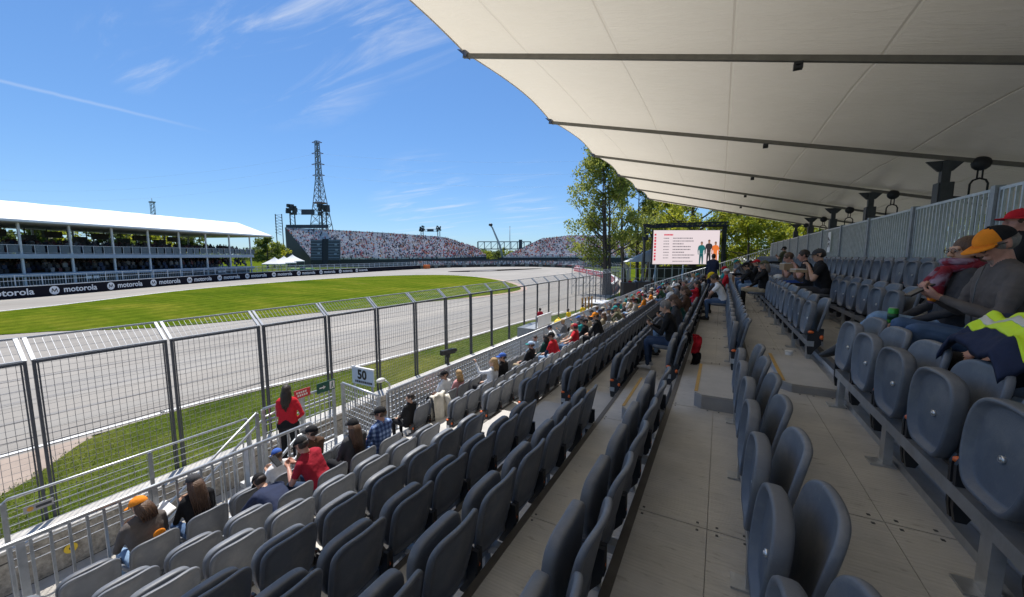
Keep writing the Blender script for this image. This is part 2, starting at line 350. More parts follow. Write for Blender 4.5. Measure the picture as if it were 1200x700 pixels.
def membrane_material():
    m = bpy.data.materials.new('roof membrane'); nt, N, L, b = nodes(m); tc = N.new('ShaderNodeTexCoord')
    big = noise_node(N, L, mapping(N, L, tc, (.5, .5, 1)).outputs[0], 1.1, 4, .55)
    c = ramp_node(N, [(.3, (.56, .535, .48)), (.7, (.64, .615, .56))]); L.new(big.outputs['Fac'], c.inputs[0])
    L.new(c.outputs[0], b.inputs['Base Color']); b.inputs['Roughness'].default_value = .36; b.inputs['Specular IOR Level'].default_value = .5
    w1 = noise_node(N, L, mapping(N, L, tc, (1.2, 5.0, 1), (0, 0, R(28))).outputs[0], 1.3, 6, .6, 1.2)
    # welded seams run along the roof, one every 1.9 m, with fine puckers beside them
    cx_ = N.new('ShaderNodeSeparateXYZ'); L.new(tc.outputs['Object'], cx_.inputs[0])
    pp = N.new('ShaderNodeMath'); pp.operation = 'PINGPONG'; L.new(cx_.outputs['X'], pp.inputs[0]); pp.inputs[1].default_value = .95
    cr = N.new('ShaderNodeMapRange'); L.new(pp.outputs[0], cr.inputs['Value']); cr.inputs['From Max'].default_value = .03; cr.inputs['To Max'].default_value = .8
    h = N.new('ShaderNodeMath'); h.operation = 'MULTIPLY_ADD'; L.new(w1.outputs['Fac'], h.inputs[0]); h.inputs[1].default_value = .55; L.new(cr.outputs[0], h.inputs[2])
    bumpn(N, L, h.outputs[0], b, .85, .08)
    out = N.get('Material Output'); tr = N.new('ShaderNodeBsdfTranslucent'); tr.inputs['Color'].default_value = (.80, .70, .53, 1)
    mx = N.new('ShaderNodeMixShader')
    so_ = N.new('ShaderNodeSeparateXYZ'); L.new(tc.outputs['Object'], so_.inputs[0]); fr = N.new('ShaderNodeMapRange'); fr.interpolation_type = 'SMOOTHSTEP'   # translucency graded front to rear, standing in for bounce light fading rearward
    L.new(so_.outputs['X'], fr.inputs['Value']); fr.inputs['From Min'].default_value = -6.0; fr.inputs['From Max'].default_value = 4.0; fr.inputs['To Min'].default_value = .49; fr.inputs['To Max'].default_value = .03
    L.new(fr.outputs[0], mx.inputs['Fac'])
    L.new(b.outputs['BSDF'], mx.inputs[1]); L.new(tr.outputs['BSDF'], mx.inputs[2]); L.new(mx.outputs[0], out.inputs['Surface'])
    return m
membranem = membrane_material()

# ---------------------------------------------------------------- ground, track, grass
def sheet(name, pts, z, m, sub=None):
    bm = bmesh.new(); bm.faces.new([bm.verts.new((x, y, z)) for x, y in pts]); bmesh.ops.triangulate(bm, faces=bm.faces[:])
    me = bpy.data.meshes.new(name); bm.to_mesh(me); bm.free(); me.materials.append(m)
    if me.polygons and me.polygons[0].normal.z < 0: me.flip_normals()
    return tag(obj(name, me), kind='structure')
soil = mat('bare earth', (.17, .15, .11), .9, 0, .3, 1.5, .3, 10)
scrub = grass_material('rough grass')
E_ = 2500
b = MB(); z_ = GZ - .03
b.add([(-E_, -E_, z_), (-10.35, -E_, z_), (-10.35, 46, z_), (-10.35, E_, z_), (-E_, E_, z_), (9.5, 46, z_), (9.5, E_, z_), (9.5, -E_, z_), (E_, -E_, z_), (E_, E_, z_)], [(0, 1, 2, 3, 4), (2, 5, 6, 3), (7, 8, 9, 6, 5)])
tag(b.build('ground', scrub), kind='structure')
sheet('bounce_cut_ground', [(9.6, -40), (30, -40), (30, 45), (9.6, 45)], GZ - .02, mat('dark bounce-cut ground', (.05, .05, .05), .9, 0, .2, 1))  # added dark sheet behind the stand to cut bounce light on the ceiling
sheet('walkway', [(-10.34, -60), (9.49, -60), (9.49, 46), (-10.34, 46)], WALK, mat('dusty gravel walkway', (.40, .375, .335), .9, 0, .2, 3, .3, 40))
# asphalt: the near straight, the hairpin apron and the far straight, one sheet
def curve(pts, n=8):
    out = []; P = [Vector((*p, 0)) for p in pts]
    for i in range(len(P) - 1):
        a, b, c, d = P[max(i - 1, 0)], P[i], P[i + 1], P[min(i + 2, len(P) - 1)]
        for k in range(n):
            t = k / n
            q = .5 * ((2 * b) + (c - a) * t + (2 * a - 5 * b + 4 * c - d) * t * t + (3 * b - a - 3 * c + d) * t ** 3); out.append((q.x, q.y))
    return out + [tuple(pts[-1])]
outer_near = [(-17.5, -60), (-16, -10), (-15.0, 2.5), (-15.0, 5.2), (-14.7, 7.6), (-13.7, 12.6), (-13.1, 18.9), (-12.7, 25.1), (-11.2, 34), (-11.6, 50), (-14, 70), (-20, 88), (-32, 118), (-48, 145)]
outer_far = [(-66, 156), (-86, 152), (-99, 130), (-98.5, 105), (-92.5, 71.2), (-88, 46.6), (-80.4, 29.2), (-74, 17.8), (-71, 10.5), (-66, -8), (-60, -60)]
sheet('track', curve(outer_near + outer_far, 5), GZ, asphaltm)
island = curve([(-52, -60), (-54, -8), (-55.5, 8.2), (-66, 24.2), (-71.2, 38.1), (-74, 57.4), (-71, 72), (-62, 79), (-49.2, 74.7), (-36, 64), (-27.4, 53.5), (-24.9, 46.5), (-26.2, 36.2), (-29.9, 23.1), (-33.6, 11.6), (-39.2, 5.7), (-43, -10), (-44, -60)], 5)
sheet('infield_grass', island, GZ + .03, grassm)
sheet('verge_grass', curve([(-10.36, -6), (-12.3, .5), (-12.9, 1.8), (-13.7, 2.5), (-14.75, 3.5), (-14.85, 5.2), (-14.5, 7.6), (-13.5, 12.6), (-12.9, 18.9), (-12.5, 25.1), (-11.1, 33.5), (-10.36, 36)], 4), GZ + .035, grass_material('verge grass', ((.050, .078, .012), (.078, .108, .018), (.14, .145, .038))))
sheet('verge_apron', [(-10.37, -20), (-16, -20), (-15.4, -2), (-14.9, 3.4), (-10.37, 3.4)], GZ + .015, mat('dusty pink apron', (.315, .25, .20), .9, 0, .15, 2))
def stripe(name, line, wd, z, m):
    b = MB(); P = [Vector((*p, 0)) for p in line]; vs = []
    for i, p in enumerate(P):
        d = (P[min(i + 1, len(P) - 1)] - P[max(i - 1, 0)]).normalized(); n = Vector((-d.y, d.x, 0)) * wd / 2
        vs += [(p.x + n.x, p.y + n.y, z), (p.x - n.x, p.y - n.y, z)]
    b.add(vs, [(2 * i, 2 * i + 1, 2 * i + 3, 2 * i + 2) for i in range(len(P) - 1)]); return tag(b.build(name, m), kind='structure')
linem = mat('worn white line paint', (.66, .66, .64), .7, 0, .18, 4)
stripe('track_edge_line', curve([(-16.2, -20), (-15.25, 2.5), (-15.2, 5.2), (-14.9, 7.6), (-13.9, 12.6), (-13.3, 18.9), (-12.9, 25.1), (-12, 32)], 5), .16, GZ + .02, linem)
stripe('infield_edge_line', curve([(-52.6, -60), (-54.6, -8), (-56.1, 8.2), (-66.6, 24.6), (-71.9, 38.1), (-74.7, 57.4), (-71.5, 72.8), (-62, 79.8), (-49, 75.4)], 5), .3, GZ + .02, linem)
dirt = mat('scuffed pink kerb earth', (.42, .31, .25), .9, 0, .2, 1)
stripe('kerb_strip', curve([(-49, 75.2), (-36, 64.6), (-27.2, 54.0), (-24.5, 46.5), (-25.7, 36.2)], 6), 1.1, GZ + .024, dirt)
sheet('runoff_patch', curve([(-76, 99.8), (-73, 95), (-66, 101), (-62, 118), (-60.5, 136), (-64, 137), (-71, 118), (-76, 99.8)], 4), GZ + .02, mat('dark resurfaced asphalt', (.018, .017, .017), 1, 0, .2, .8, spec=0))
sheet('runoff_patch', curve([(-71.5, 104), (-69.5, 102), (-66.5, 109), (-68, 115), (-71.5, 104)], 4), GZ + .026, mat('pale runoff paint', (.30, .29, .28), .9, 0, .2, .8))

# rubbered line and a few tyre marks on the asphalt, each a thin layer of its own
rubber = mat('rubbered asphalt', (.262, .244, .214), .8, 0, .14, .6, stretch=(1, .12, 1)); mark = mat('tyre rubber mark', (.215, .203, .188), .8, 0, .2, .8, stretch=(1, .1, 1))
near_c = [(-16.6, -30), (-15.5, -4), (-14.7, 8), (-13.5, 18), (-12.7, 30), (-12.6, 50), (-15, 70), (-21, 88), (-33, 116)]
def shifted(P, d, wob=0, ph=0):
    V = [Vector((*p, 0)) for p in P]; out = []
    for i, p in enumerate(V):
        t_ = (V[min(i + 1, len(V) - 1)] - V[max(i - 1, 0)]).normalized(); q = p + Vector((-t_.y, t_.x, 0)) * (d + wob * math.sin(i * 1.3 + ph)); out.append((q.x, q.y))
    return out
for d, wdt, m_, zz in ((6.2, 3.4, rubber, .006), (2.2, .8, rubber, .007), (5.2, .24, mark, .010), (6.9, .24, mark, .011), (3.3, .2, mark, .012), (9.5, .22, mark, .013), (12.4, .9, rubber, .008), (1.0, .06, mark, .014)):
    stripe('tyre_marks', curve(shifted(near_c, d, .35, d), 6), wdt, GZ + zz, m_)
for d, wdt, m_, zz in ((-4.5, 3., rubber, .006), (-3.6, .25, mark, .01), (-5.4, .25, mark, .011)):
    stripe('tyre_marks', curve(shifted([(-60, -60), (-66, -8), (-71, 10.5), (-74, 17.8), (-80.4, 29.2), (-88, 46.6), (-92.5, 71.2), (-98.5, 105), (-96, 125)], d, .3, d), 6), wdt, GZ + zz, m_)
# single blades standing on the verge next to the fence
g_ = np.random.default_rng(12); nb_ = 30000; bx = g_.uniform(-15, -10.4, nb_); by = 1.2 + 24 * g_.random(nb_) ** 1.5
P_ = [(-12.5, 1.2), (-12.9, 1.8), (-13.7, 2.5), (-14.75, 3.5), (-14.85, 5.2), (-14.5, 7.6), (-13.5, 12.6), (-12.9, 18.9), (-12.5, 25.3)]
ed = np.interp(by, [p[1] for p in P_], [p[0] for p in P_]) - .10 + .22 * g_.normal(size=nb_) * .5; kp = bx > ed; bx, by = bx[kp], by[kp]; nb_ = len(bx)
a_ = g_.uniform(0, 6.28, nb_); h_ = g_.uniform(.018, .055, nb_); w__ = g_.uniform(.006, .013, nb_); lx, ly = g_.normal(0, .035, nb_), g_.normal(0, .035, nb_); zb_ = GZ + .03
V_ = np.stack([np.stack([bx - np.cos(a_) * w__, by - np.sin(a_) * w__, np.full(nb_, zb_)], 1), np.stack([bx + np.cos(a_) * w__, by + np.sin(a_) * w__, np.full(nb_, zb_)], 1), np.stack([bx + lx, by + ly, zb_ + h_], 1)], 1).reshape(-1, 3)
me_ = bpy.data.meshes.new('grass'); me_.from_pydata(V_.tolist(), [], [(3 * i, 3 * i + 1, 3 * i + 2) for i in range(nb_)]); me_.update()
def blade_material():
    m = bpy.data.materials.new('grass blade'); nt, N, L, b = nodes(m); gi = N.new('ShaderNodeNewGeometry'); r = ramp_node(N, [(0, (.05, .088, .016)), (.5, (.105, .145, .028)), (.85, (.20, .21, .07)), (1, (.46, .42, .26))]); L.new(gi.outputs['Random Per Island'], r.inputs[0]); L.new(r.outputs[0], b.inputs['Base Color']); b.inputs['Roughness'].default_value = .7; b.inputs['Specular IOR Level'].default_value = .1
    tr = N.new('ShaderNodeBsdfTranslucent'); L.new(r.outputs[0], tr.inputs['Color']); mx = N.new('ShaderNodeMixShader'); mx.inputs['Fac'].default_value = .5; L.new(b.outputs['BSDF'], mx.inputs[1]); L.new(tr.outputs['BSDF'], mx.inputs[2]); L.new(mx.outputs[0], N['Material Output'].inputs['Surface']); return m
me_.materials.append(blade_material()); tag(obj('grass', me_), 'short grass blades on the verge below the wire fence', 'grass', kind='stuff')

# ---------------------------------------------------------------- the grandstand we stand in
gs = thing('grandstand', 'open tiered seating stand with weathered deck boards and pale risers', 'grandstand', (0, 0, WALK))
def gsm(b, name, mats): return b.build(name, mats, gs, (0, 0, -WALK))
NOSE = mat('dark nosing strip', (.10, .093, .085), .6, .2, .2, 10)
for r in range(NR + 1):
    z = ZF(r) if r < NR else ZF(NR - 1) + .3
    x0 = -5.95 if r == 0 else XR(r - 1) + .075
    x1 = XR(r) + .055 if r < NR else 3.5
    b = MB(); y = 2.33 - 1.93 * 3; off = [0, .0, .0][r % 3]
    while y < Y1:
        ya, yb = max(y, Y0), min(y + 1.93 - .008, Y1)
        xm = x0 + (x1 - x0) * .56
        b.box(x0, xm - .0015, ya, yb, z - .05, z); b.box(xm + .0015, x1, ya, yb, z - .05, z)
        for sx in (x0 + .05, xm - .05, xm + .05, x1 - .13):
            for sy in (ya + .03, yb - .03): b.box(sx - .007, sx + .007, sy - .007, sy + .007, z, z + .0025, 1)
        y += 1.93
    gsm(b, 'deck_tread', [deckm, darkst])
    if r < NR:
        zn = (ZF(r + 1) if r + 1 < NR else z + .3)
        b = MB(); b.box(XR(r) + .06, XR(r) + .09, Y0, Y1, z - .05, zn - .055); gsm(b, 'riser', riserm)
        b = MB(); b.box(XR(r) + .05, XR(r) + .098, Y0, Y1, zn - .052, zn + .006); gsm(b, 'nosing', NOSE)
        b = MB()
        for ya, yb in ((Y0, AISLE[0]), (AISLE[1], Y1)):
            b.box(XR(r) - .10, XR(r) - .035, ya, yb, z + .235, z + .295)
            n = max(1, round((yb - ya) / 1.0))
            for k in range(n + 1):
                yy = ya + .08 + (yb - ya - .16) * k / n
                b.box(XR(r) - .09, XR(r) - .05, yy - .035, yy + .035, z + .013, z + .234); b.box(XR(r) - .035, XR(r) + .058, yy - .03, yy + .03, z + .24, z + .29)
                b.box(XR(r) - .15, XR(r) - .03, yy - .05, yy + .05, z, z + .012)
        b.box(XR(r) - .02, XR(r) + .05, Y0, Y1, z, z + .045)
        gsm(b, 'seat_rail', galv)
b = MB(); b.box(-5.98, -5.92, Y0, Y1, WALK, ZF(0) - .055); gsm(b, 'front_skirt', mat('dark skirt cladding', (.16, .16, .165), .7, 0, .2, 3))
b = MB()
for r in range(NR):                              # raking girders under the treads, closed off at the far end
    b.box(XR(r) - .62, XR(r) + .12, Y1 - .02, Y1 + .04, WALK, ZF(r) - .06)
b.box(3.5, 3.56, Y0, Y1 + .04, WALK, ZF(NR - 1) + .24); gsm(b, 'end_cladding', mat('dark skirt cladding', (.09, .09, .095)))

# half steps in the aisle
stepm = mat('pale grey step top', (.40, .385, .36), .7, 0, .12, 4, .06, 60)
stepedge = mat('ochre edge strip', (.42, .25, .06), .6, 0, .2, 9)
stepside = mat('grey step face', (.33, .335, .345), .6, .1, .12, 5)
for r in range(1, NR):
    h = (ZF(r + 1) - ZF(r)) / 2 if r + 1 < NR else .15
    x0, x1, ya, yb = XR(r) - .44, XR(r) - .03, 4.25, 5.48
    t = thing('half_step', '', 'step', ((x0 + x1) / 2, 4.86, ZF(r)), 0, 'half steps in the aisle')
    t['label'] = 'low pale grey step box in the aisle before the ' + ROWN[r]
    pts = [(x0, ya + .07), (x0 + .07, ya), (x1, ya), (x1, yb), (x0, yb)]
    b = MB(); b.poly_prism([(x - (x0 + x1) / 2, y - 4.86) for x, y in pts], 0, h - .02); b.build('step_body', stepside, t)
    b = MB(); b.poly_prism([(x - (x0 + x1) / 2, y - 4.86) for x, y in pts], h - .019, h); b.build('step_top', stepm, t)
    b = MB(); b.box(x0 - (x0 + x1) / 2 - .003, x0 - (x0 + x1) / 2 + .03, ya + .08 - 4.86, yb - 4.86, h + .001, h + .005); (b.build('edge_strip', stepedge, t) if r >= 5 else None)

# ---------------------------------------------------------------- canopy
EX, EZ, SL = -5.38, 4.56, .236
BY = [-2.3 + 5 * k for k in range(8)]            # beams: -2.3, 2.7, 7.7 ...
def roof_z(x): return EZ - SL * (x - EX)
cn = thing('canopy', 'large pale fabric canopy roof on sloping steel beams over the stand', 'canopy', (4.41, 15, WALK))
def cnm(b, name, mats): return b.build(name, mats, cn, (-4.41, -15, -WALK))
b = MB(); nx = 60; vs = []; ys = []
for k in range(len(BY) - 1):
    ys += [(BY[k] + 5 * i / 14, i / 14) for i in range(14)]
ys = [(-7.3 + 5 * i / 14, i / 14) for i in range(14)] + ys + [(BY[-1] + 2.1 * i / 6, i / 14) for i in range(7)]
for y, t in ys:
    sc = math.sin(math.pi * min(t, 1)); e = EX + .2 * sc
    for i in range(nx + 1):
        x = e + (7.6 - e) * i / nx
        sag = .07 * sc * (1 - .5 * abs(2 * i / nx - 1)) + .012 * noise.noise((x * 1.3, y * 2.1, .4)) + .02 * noise.noise((x * .5, y * .7, 3))
        vs.append((x, y, roof_z(x) + .05 + sag + (max(0, x - 5.6) ** 2) * -.05))
W = nx + 1
b.add(vs, [(j * W + i, j * W + i + 1, (j + 1) * W + i + 1, (j + 1) * W + i) for j in range(len(ys) - 1) for i in range(nx)], 0, True)
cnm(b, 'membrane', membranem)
b = MB()                                          # hem: a thin rope pocket along the scalloped edge
b.tube([(EX + .2 * math.sin(math.pi * min(t, 1)), y, EZ + .04) for y, t in ys], .018, 5); cnm(b, 'edge_hem', mat('edge hem fabric', (.66, .63, .57), .6))
for y in BY:
    b = MB(); b.bar((EX - .02, y, roof_z(EX) - .035), (7.2, y, roof_z(7.2) - .035), .065, .09); cnm(b, 'roof_beam', mat('brown grey roof beam', (.17, .16, .138), .5, .4, .2, 4))
    b = MB()
    b.add([(EX - .14, y - .09, EZ + .10), (EX + .10, y - .09, EZ - .12), (EX + .10, y - .09, EZ + .03), (EX - .14, y + .09, EZ + .10), (EX + .10, y + .09, EZ - .12), (EX + .10, y + .09, EZ + .03)],
          [(0, 1, 2), (3, 5, 4), (0, 3, 4, 1), (1, 4, 5, 2), (2, 5, 3, 0)])
    cnm(b, 'edge_bracket', mat('blue grey bracket steel', (.10, .12, .17), .5, .4))
    b = MB(); zm = roof_z(.9) - .095; b.box(.84, .96, y - .05, y + .05, zm - .10, zm); b.box(.87, .93, y - .08, y + .08, zm - .05, zm - .03); cnm(b, 'beam_clamp', blackst)
    cx = 4.41; zt = roof_z(cx) - .09
    b = MB(); b.box(cx - .075, cx + .075, y - .075, y + .075, WALK, zt - .02)
    b.box(cx - .13, cx - .078, y - .14, y + .14, zt - 1.05, zt - .5); b.box(cx + .078, cx + .13, y - .14, y + .14, zt - 1.05, zt - .5)
    b.box(cx - .10, cx + .10, y - .17, y - .078, zt - 1.05, zt - .5); b.box(cx - .10, cx + .10, y + .078, y + .17, zt - 1.05, zt - .5)
    cnm(b, 'column', darkst)
    b = MB(); b.poly_prism([(-.34, .0), (.34, .0), (.12, -.24), (-.12, -.24)], -.03, .03)
    o = cnm(b, 'head_plate', darkst); me = o.data
    me.transform(Matrix.Translation((cx, y, zt)) @ Matrix.Rotation(R(90), 4, 'X'))
    b = MB(); b.tube([(cx - .05, y, zt - .95), (cx - .75, y, zt - 1.75)], .03, 7); b.tube([(cx + .02, y + .1, zt - .95), (cx + .25, y + .5, zt - 1.7)], .022, 6); b.tube([(cx + .02, y - .1, zt - .95), (cx + .25, y - .5, zt - 1.7)], .022, 6)
    cnm(b, 'brace', darkst)
    b = MB(); ax = 4.97; za = roof_z(ax) - .06
    b.sphere((ax, y, za - .02), (.17, .12, .16), 12)
    for s in (-1, 1): b.tube([(ax + s * .04, y, za - .12), (ax + s * .04, y, za - .34)], .016, 6)
    b.tube([(ax - .14, y, za - .78), (ax - .14, y, za - .46), (ax - .10, y, za - .38), (ax, y, za - .34), (ax + .10, y, za - .38), (ax + .14, y, za - .46), (ax + .14, y, za - .78)], .02, 7)
    b.bar((cx + .1, y, za - .72), (ax + .2, y, za - .80), .05, .05); b.tube([(ax, y, za - .72), (ax, y, -1.6)], .018, 6); b.sphere((ax, y, za - .71), .05, 8)
    cnm(b, 'tension_shackle', blackst)

# ---------------------------------------------------------------- fence behind the top row
bf = thing('rear_fence', 'tall grey steel bar fence behind the top row of seats', 'fence', (3.2, 15, ZF(10) + .3))
def bfm(b, name, mats): return b.build(name, mats, bf, (-3.2, -15, -(ZF(10) + .3)))
zb, zt = ZF(10) + .3, .9
y = .2 - 2.5 * 1
while y < Y1 - 1:
    b = MB(); b.box(3.15, 3.25, y - .05, y + .05, zb, zt + .03); bfm(b, 'post', galv2)
    b = MB(); ya, yb = y + .07, min(y + 2.43, Y1)
    b.box(3.18, 3.22, ya, yb, zt - .04, zt); b.box(3.18, 3.22, ya, yb, zb + .06, zb + .10)
    b.box(3.18, 3.22, ya, ya + .035, zb + .1, zt - .04); b.box(3.18, 3.22, yb - .035, yb, zb + .1, zt - .04)
    n = int((yb - ya - .1) / .118)
    for k in range(n):
        yy = ya + .09 + (yb - ya - .18) * k / max(1, n - 1)
        b.box(3.185, 3.215, yy - .014, yy + .014, zb + .1, zt - .04)
    bfm(b, 'bar_panel', galv)
    y += 2.5
t = thing('section_sign', 'small white plate with black figures on the grey rear fence', 'sign', (3.14, 16.4, .45))
b = MB(); b.box(-.008, .008, -.18, .18, -.33, .33); b.build('plate', whitem, t)
o = obj('lettering', text_mesh('27', .34, .012, .002), t, (-.011, 0, 0), (R(90), R(-90), R(-90))); o.data.materials.append(blackm)

# ---------------------------------------------------------------- front guard railing
def railing(name, label, a, bb, h, spacing=.115, rad=.012, post_every=1.9, mesh=None, mid=False, group=None, m=galv, top=.026, brail=True):
    a = Vector(a); bb = Vector(bb); t = thing(name, label, 'railing', a, 0, group)
    d = bb - a; ln = Vector((d.x, d.y, 0)).length; up = Vector((0, 0, 1))
    b = MB(); b.tube([up * h, d + up * h], top, 8); b.build('top_rail', m, t)
    n = max(1, round(ln / post_every)); pb = MB(); pb.bar((0, 0, 0), up * (h - .01), .055, .04); pm = pb.mesh('post', m)
    for k in range(n + 1): obj('post', pm, t, d * (k / n))
    b = MB()
    if brail: b.bar(up * .1, d + up * .1, .03, .03)
    if mid: b.bar(up * (h * .8), d + up * (h * .8), .03, .03)
    if spacing:
        k = max(1, round(ln / spacing))
        for i in range(1, k):
            p = d * (i / k); b.bar(p + up * .1, p + up * (h - .02), rad * 2, rad * 2)
    if mesh:
        z = .1 + mesh
        while z < h - .03:
            b.bar(up * z, d + up * z, rad * 1.6, rad * 1.6); z += mesh
    b.build('infill', m, t)
    return t
RX = -5.7; RH = 2.68
zf0 = ZF(0)
railing('guard_railing', 'grey front railing of upright bars beside the nearest front row seats', (RX, -2.2, zf0), (RX, 3.72, zf0), -RH - zf0, .125, .011, 1.0)
railing('guard_railing', 'long grey front railing with lattice infill along the far front row', (RX, 5.36, zf0), (RX, Y1, zf0), -RH - zf0, .105, .014, 1.9, mesh=.105)
t = railing('stair_railing', 'grey bar railing climbing across the far end of the stand', (RX + .05, Y1 + .1, zf0 + .05), (3.2, Y1 + .1, ZF(10) + .3), 1.05, .13, .012, 1.5)
# ---------------------------------------------------------------- debris fence along the track, one leaf after another
FX = -10.5; PW = 1.93; FY0 = 1.78 - PW * 2; FZB, FZK, FZT = GZ - .05, -1.82, -1.46
def fence_leaf():
    """post pair, framed wire leaf and the cranked top, local origin at the near foot"""
    H = FZK - FZB; t = MB(); g = .05
    t.bar((0, g, 0), (0, g, H), .042, .042); post = t
    t2 = MB(); t2.bar((0, PW - g, 0), (0, PW - g, H), .042, .042)
    fr = MB()
    for z in (.12, H - .03): fr.bar((0, g, z), (0, PW - g, z), .04, .04)
    fr.bar((0, g, 1.62), (0, PW - g, 1.62), .014, .014)
    for yy in (g + .045, PW - g - .045): fr.bar((0, yy, .1), (0, yy, H - .01), .02, .02)
    wr = MB(); n = 18
    for k in range(1, n): wr.bar((0, g + (PW - 2 * g) * k / n, .14), (0, g + (PW - 2 * g) * k / n, H - .05), .0062, .0062)
    nz = 27
    for k in range(1, nz): wr.bar((.004, g, .14 + (H - .2) * k / nz), (.004, PW - g, .14 + (H - .2) * k / nz), .0042, .0042)
    top = MB(); dz = FZT - FZK; dx = -.42
    for yy in (g, PW - g): top.bar((0, yy, H), (dx, yy, H + dz), .055, .04)
    top.bar((dx, g - .04, H + dz), (dx, PW - g + .04, H + dz), .034, .034); top.bar((0, g, H + .01), (0, PW - g, H + .01), .04, .03)
    tw = MB()
    for k in range(1, 18): 
        yy = g + (PW - 2 * g) * k / 18; tw.bar((-.03, yy, H + .03), (dx * .93, yy, H + dz * .93), .0055, .0055)
    for q in (.35, .7): tw.bar((dx * q, g, H + dz * q), (dx * q, PW - g, H + dz * q), .005, .005)
    return post, t2, fr, wr, top, tw
P_, P2_, FR_, WR_, TP_, TW_ = fence_leaf()
meshes = [('post', P_.mesh('post', fencegrey)), ('post', P2_.mesh('post', fencegrey)), ('leaf_frame', FR_.mesh('leaf_frame', fencegrey)), ('wire_mesh', WR_.mesh('wire_mesh', wirem)), ('cranked_top', TP_.mesh('cranked_top', fencebright)), ('top_mesh', TW_.mesh('top_mesh', fencebright))]
NLEAF = 25
def fence_x(k): return FX + (0 if k < 18 else (k - 17) ** 2 * .0)
for k in range(NLEAF):
    y = FY0 + k * PW
    lab = ('grey wire fence panel with cranked top, ' +
           ('cut by the near edge' if k < 2 else ORD[k - 2] + ' full one from the near end'))
    t = thing('fence_panel', lab, 'fence', (FX, y, FZB), 0, 'wire fence panels along the track')
    if k < 2: t['label'] = ['grey wire fence panel with cranked top standing before the nearest visible one', 'grey wire fence panel with cranked top cut off at the picture edge'][k]
    for nm, me in meshes: obj(nm, me, t)
# concrete block wall carrying the fence, stone faced
t = thing('barrier_wall', 'low rough stone block wall under the wire fence', 'wall', (FX + .35, 15, WALK))
b = MB(); b.box(-.22, .22, -30, 31, 0, GZ + .12 - WALK); b.build('stone_face', stonem, t)
b = MB(); b.box(-.26, .26, -30, 31, GZ + .121 - WALK, GZ + .17 - WALK); b.build('coping', mat('pale concrete coping', (.50, .48, .44), .8, 0, .15, 3), t)
t = thing('hazard_marker', 'small yellow round marker on the stone wall behind the front railing', 'marker', (FX + .595, 1.85, -5.16))
b = MB(); b.tube([(-.012, 0, 0), (.012, 0, 0)], .085, 20); b.build('disc', mat('yellow enamel', (.75, .52, .03), .4), t)
b = MB(); b.tube([(.0125, 0, 0), (.016, 0, 0)], .025, 14); b.build('centre_spot', darkst, t)

# low crowd barrier between the railing and the wall
t = thing('crowd_barrier', 'low grey crowd barrier with thin horizontal wires and a sponsor plate', 'barrier', (-9.0, 1.1, WALK))
hb = -3.58 - WALK
b = MB(); b.tube([(0, 0, .05), (0, 0, hb), (0, .05, hb + .04), (0, 3.3, hb + .02)], .022, 7); b.build('frame', galv, t)
b = MB()
for k in range(8): b.bar((0, 0, hb - .12 - k * .13), (0, 3.3, hb - .12 - k * .13), .009, .009)
b.build('wires', galv, t)
for yy in (0, 1.65, 3.3):
    b = MB(); b.bar((0, yy, 0), (0, yy, hb), .05, .05); b.build('post', galv2, t)
b = MB(); b.box(.02, .03, .17, .47, hb - .27, hb - .16); b.build('sponsor_plate', mat('silver plate', (.42, .42, .43), .4, .3), t)
b = MB(); b.tube([(.0305, .235, hb - .215), (.0325, .235, hb - .215)], .034, 14, 0); b.box(.0305, .0325, .29, .45, hb - .235, hb - .195, 1); b.build('emblem', [mat('ochre emblem', (.62, .33, .05)), darkst], t)

# access platform, stairs and its rails in front of the aisle
PZ = -4.07
t = thing('access_platform', 'steel landing with stairs down in front of the aisle', 'platform', (-6.6, 4.6, WALK))
def pm(b, n, m): return b.build(n, m, t, (6.6, -4.6, -WALK))
b = MB(); b.box(-7.45, -5.99, 3.45, 5.6, PZ - .08, PZ); pm(b, 'deck', mat('light grey grating', (.42, .42, .41), .6, .3, .2, 12))
for k in range(7):
    b = MB(); z = PZ - .2 * (k + 1); b.box(-7.4, -6.0, 3.45 - .28 * (k + 1), 3.44 - .28 * k, z - .04, z); pm(b, 'stair_tread', galv)
b = MB()
for x in (-7.35, -6.1):
    for yy in (3.6, 5.5): b.box(x - .04, x + .04, yy - .04, yy + .04, WALK, PZ - .081)
pm(b, 'legs', galv2)
b = MB(); b.box(-5.985, -5.955, 4.1, 5.3, PZ + .0, zf0 - .06); pm(b, 'step_riser', riserm)
railing('platform_railing', 'short grey railing behind the woman in red with a red sign on it', (-7.4, 3.9, PZ), (-7.4, 5.4, PZ), 1.22, .115, .008, .75, mesh=.16, mid=True)
railing('platform_railing', 'grey mesh gate panel closing the landing beside the exit sign', (-7.38, 5.62, PZ), (-6.02, 5.42, PZ), 1.22, .1, .008, 1.36, mesh=.11)
t = thing('stair_railing', 'sloping grey stair railing left of the woman in red', 'railing', (-7.42, 3.8, PZ))
for dz, nm in ((1.18, 'top_rail'), (.95, 'hand_rail')):
    b = MB(); dd = (0, -1.95, -1.40); b.tube([(0, 0 + (.1 if dz < 1 else 0), dz + (.02 if dz < 1 else 0)), (0, dd[1], dz + dd[2])] if dz > 1 else [(0, .45, dz + .14), (0, .15, dz + .1), (0, dd[1], dz + dd[2])], .022, 8); b.build(nm, galv, t)
for q in (0, .5, 1):
    b = MB(); b.bar((0, -1.95 * q, -1.4 * q - .1), (0, -1.95 * q, 1.17 - 1.4 * q), .05, .05); b.build('post', galv2, t)
b = MB()
for k in range(1, 15): q = k / 15; b.bar((0, -1.95 * q, .12 - 1.4 * q), (0, -1.95 * q, .93 - 1.4 * q), .018, .018)
b.build('infill', galv, t)
t = thing('stair_railing', 'inner grey stair handrail seen through the bars of the front railing', 'railing', (-6.02, 3.7, PZ))
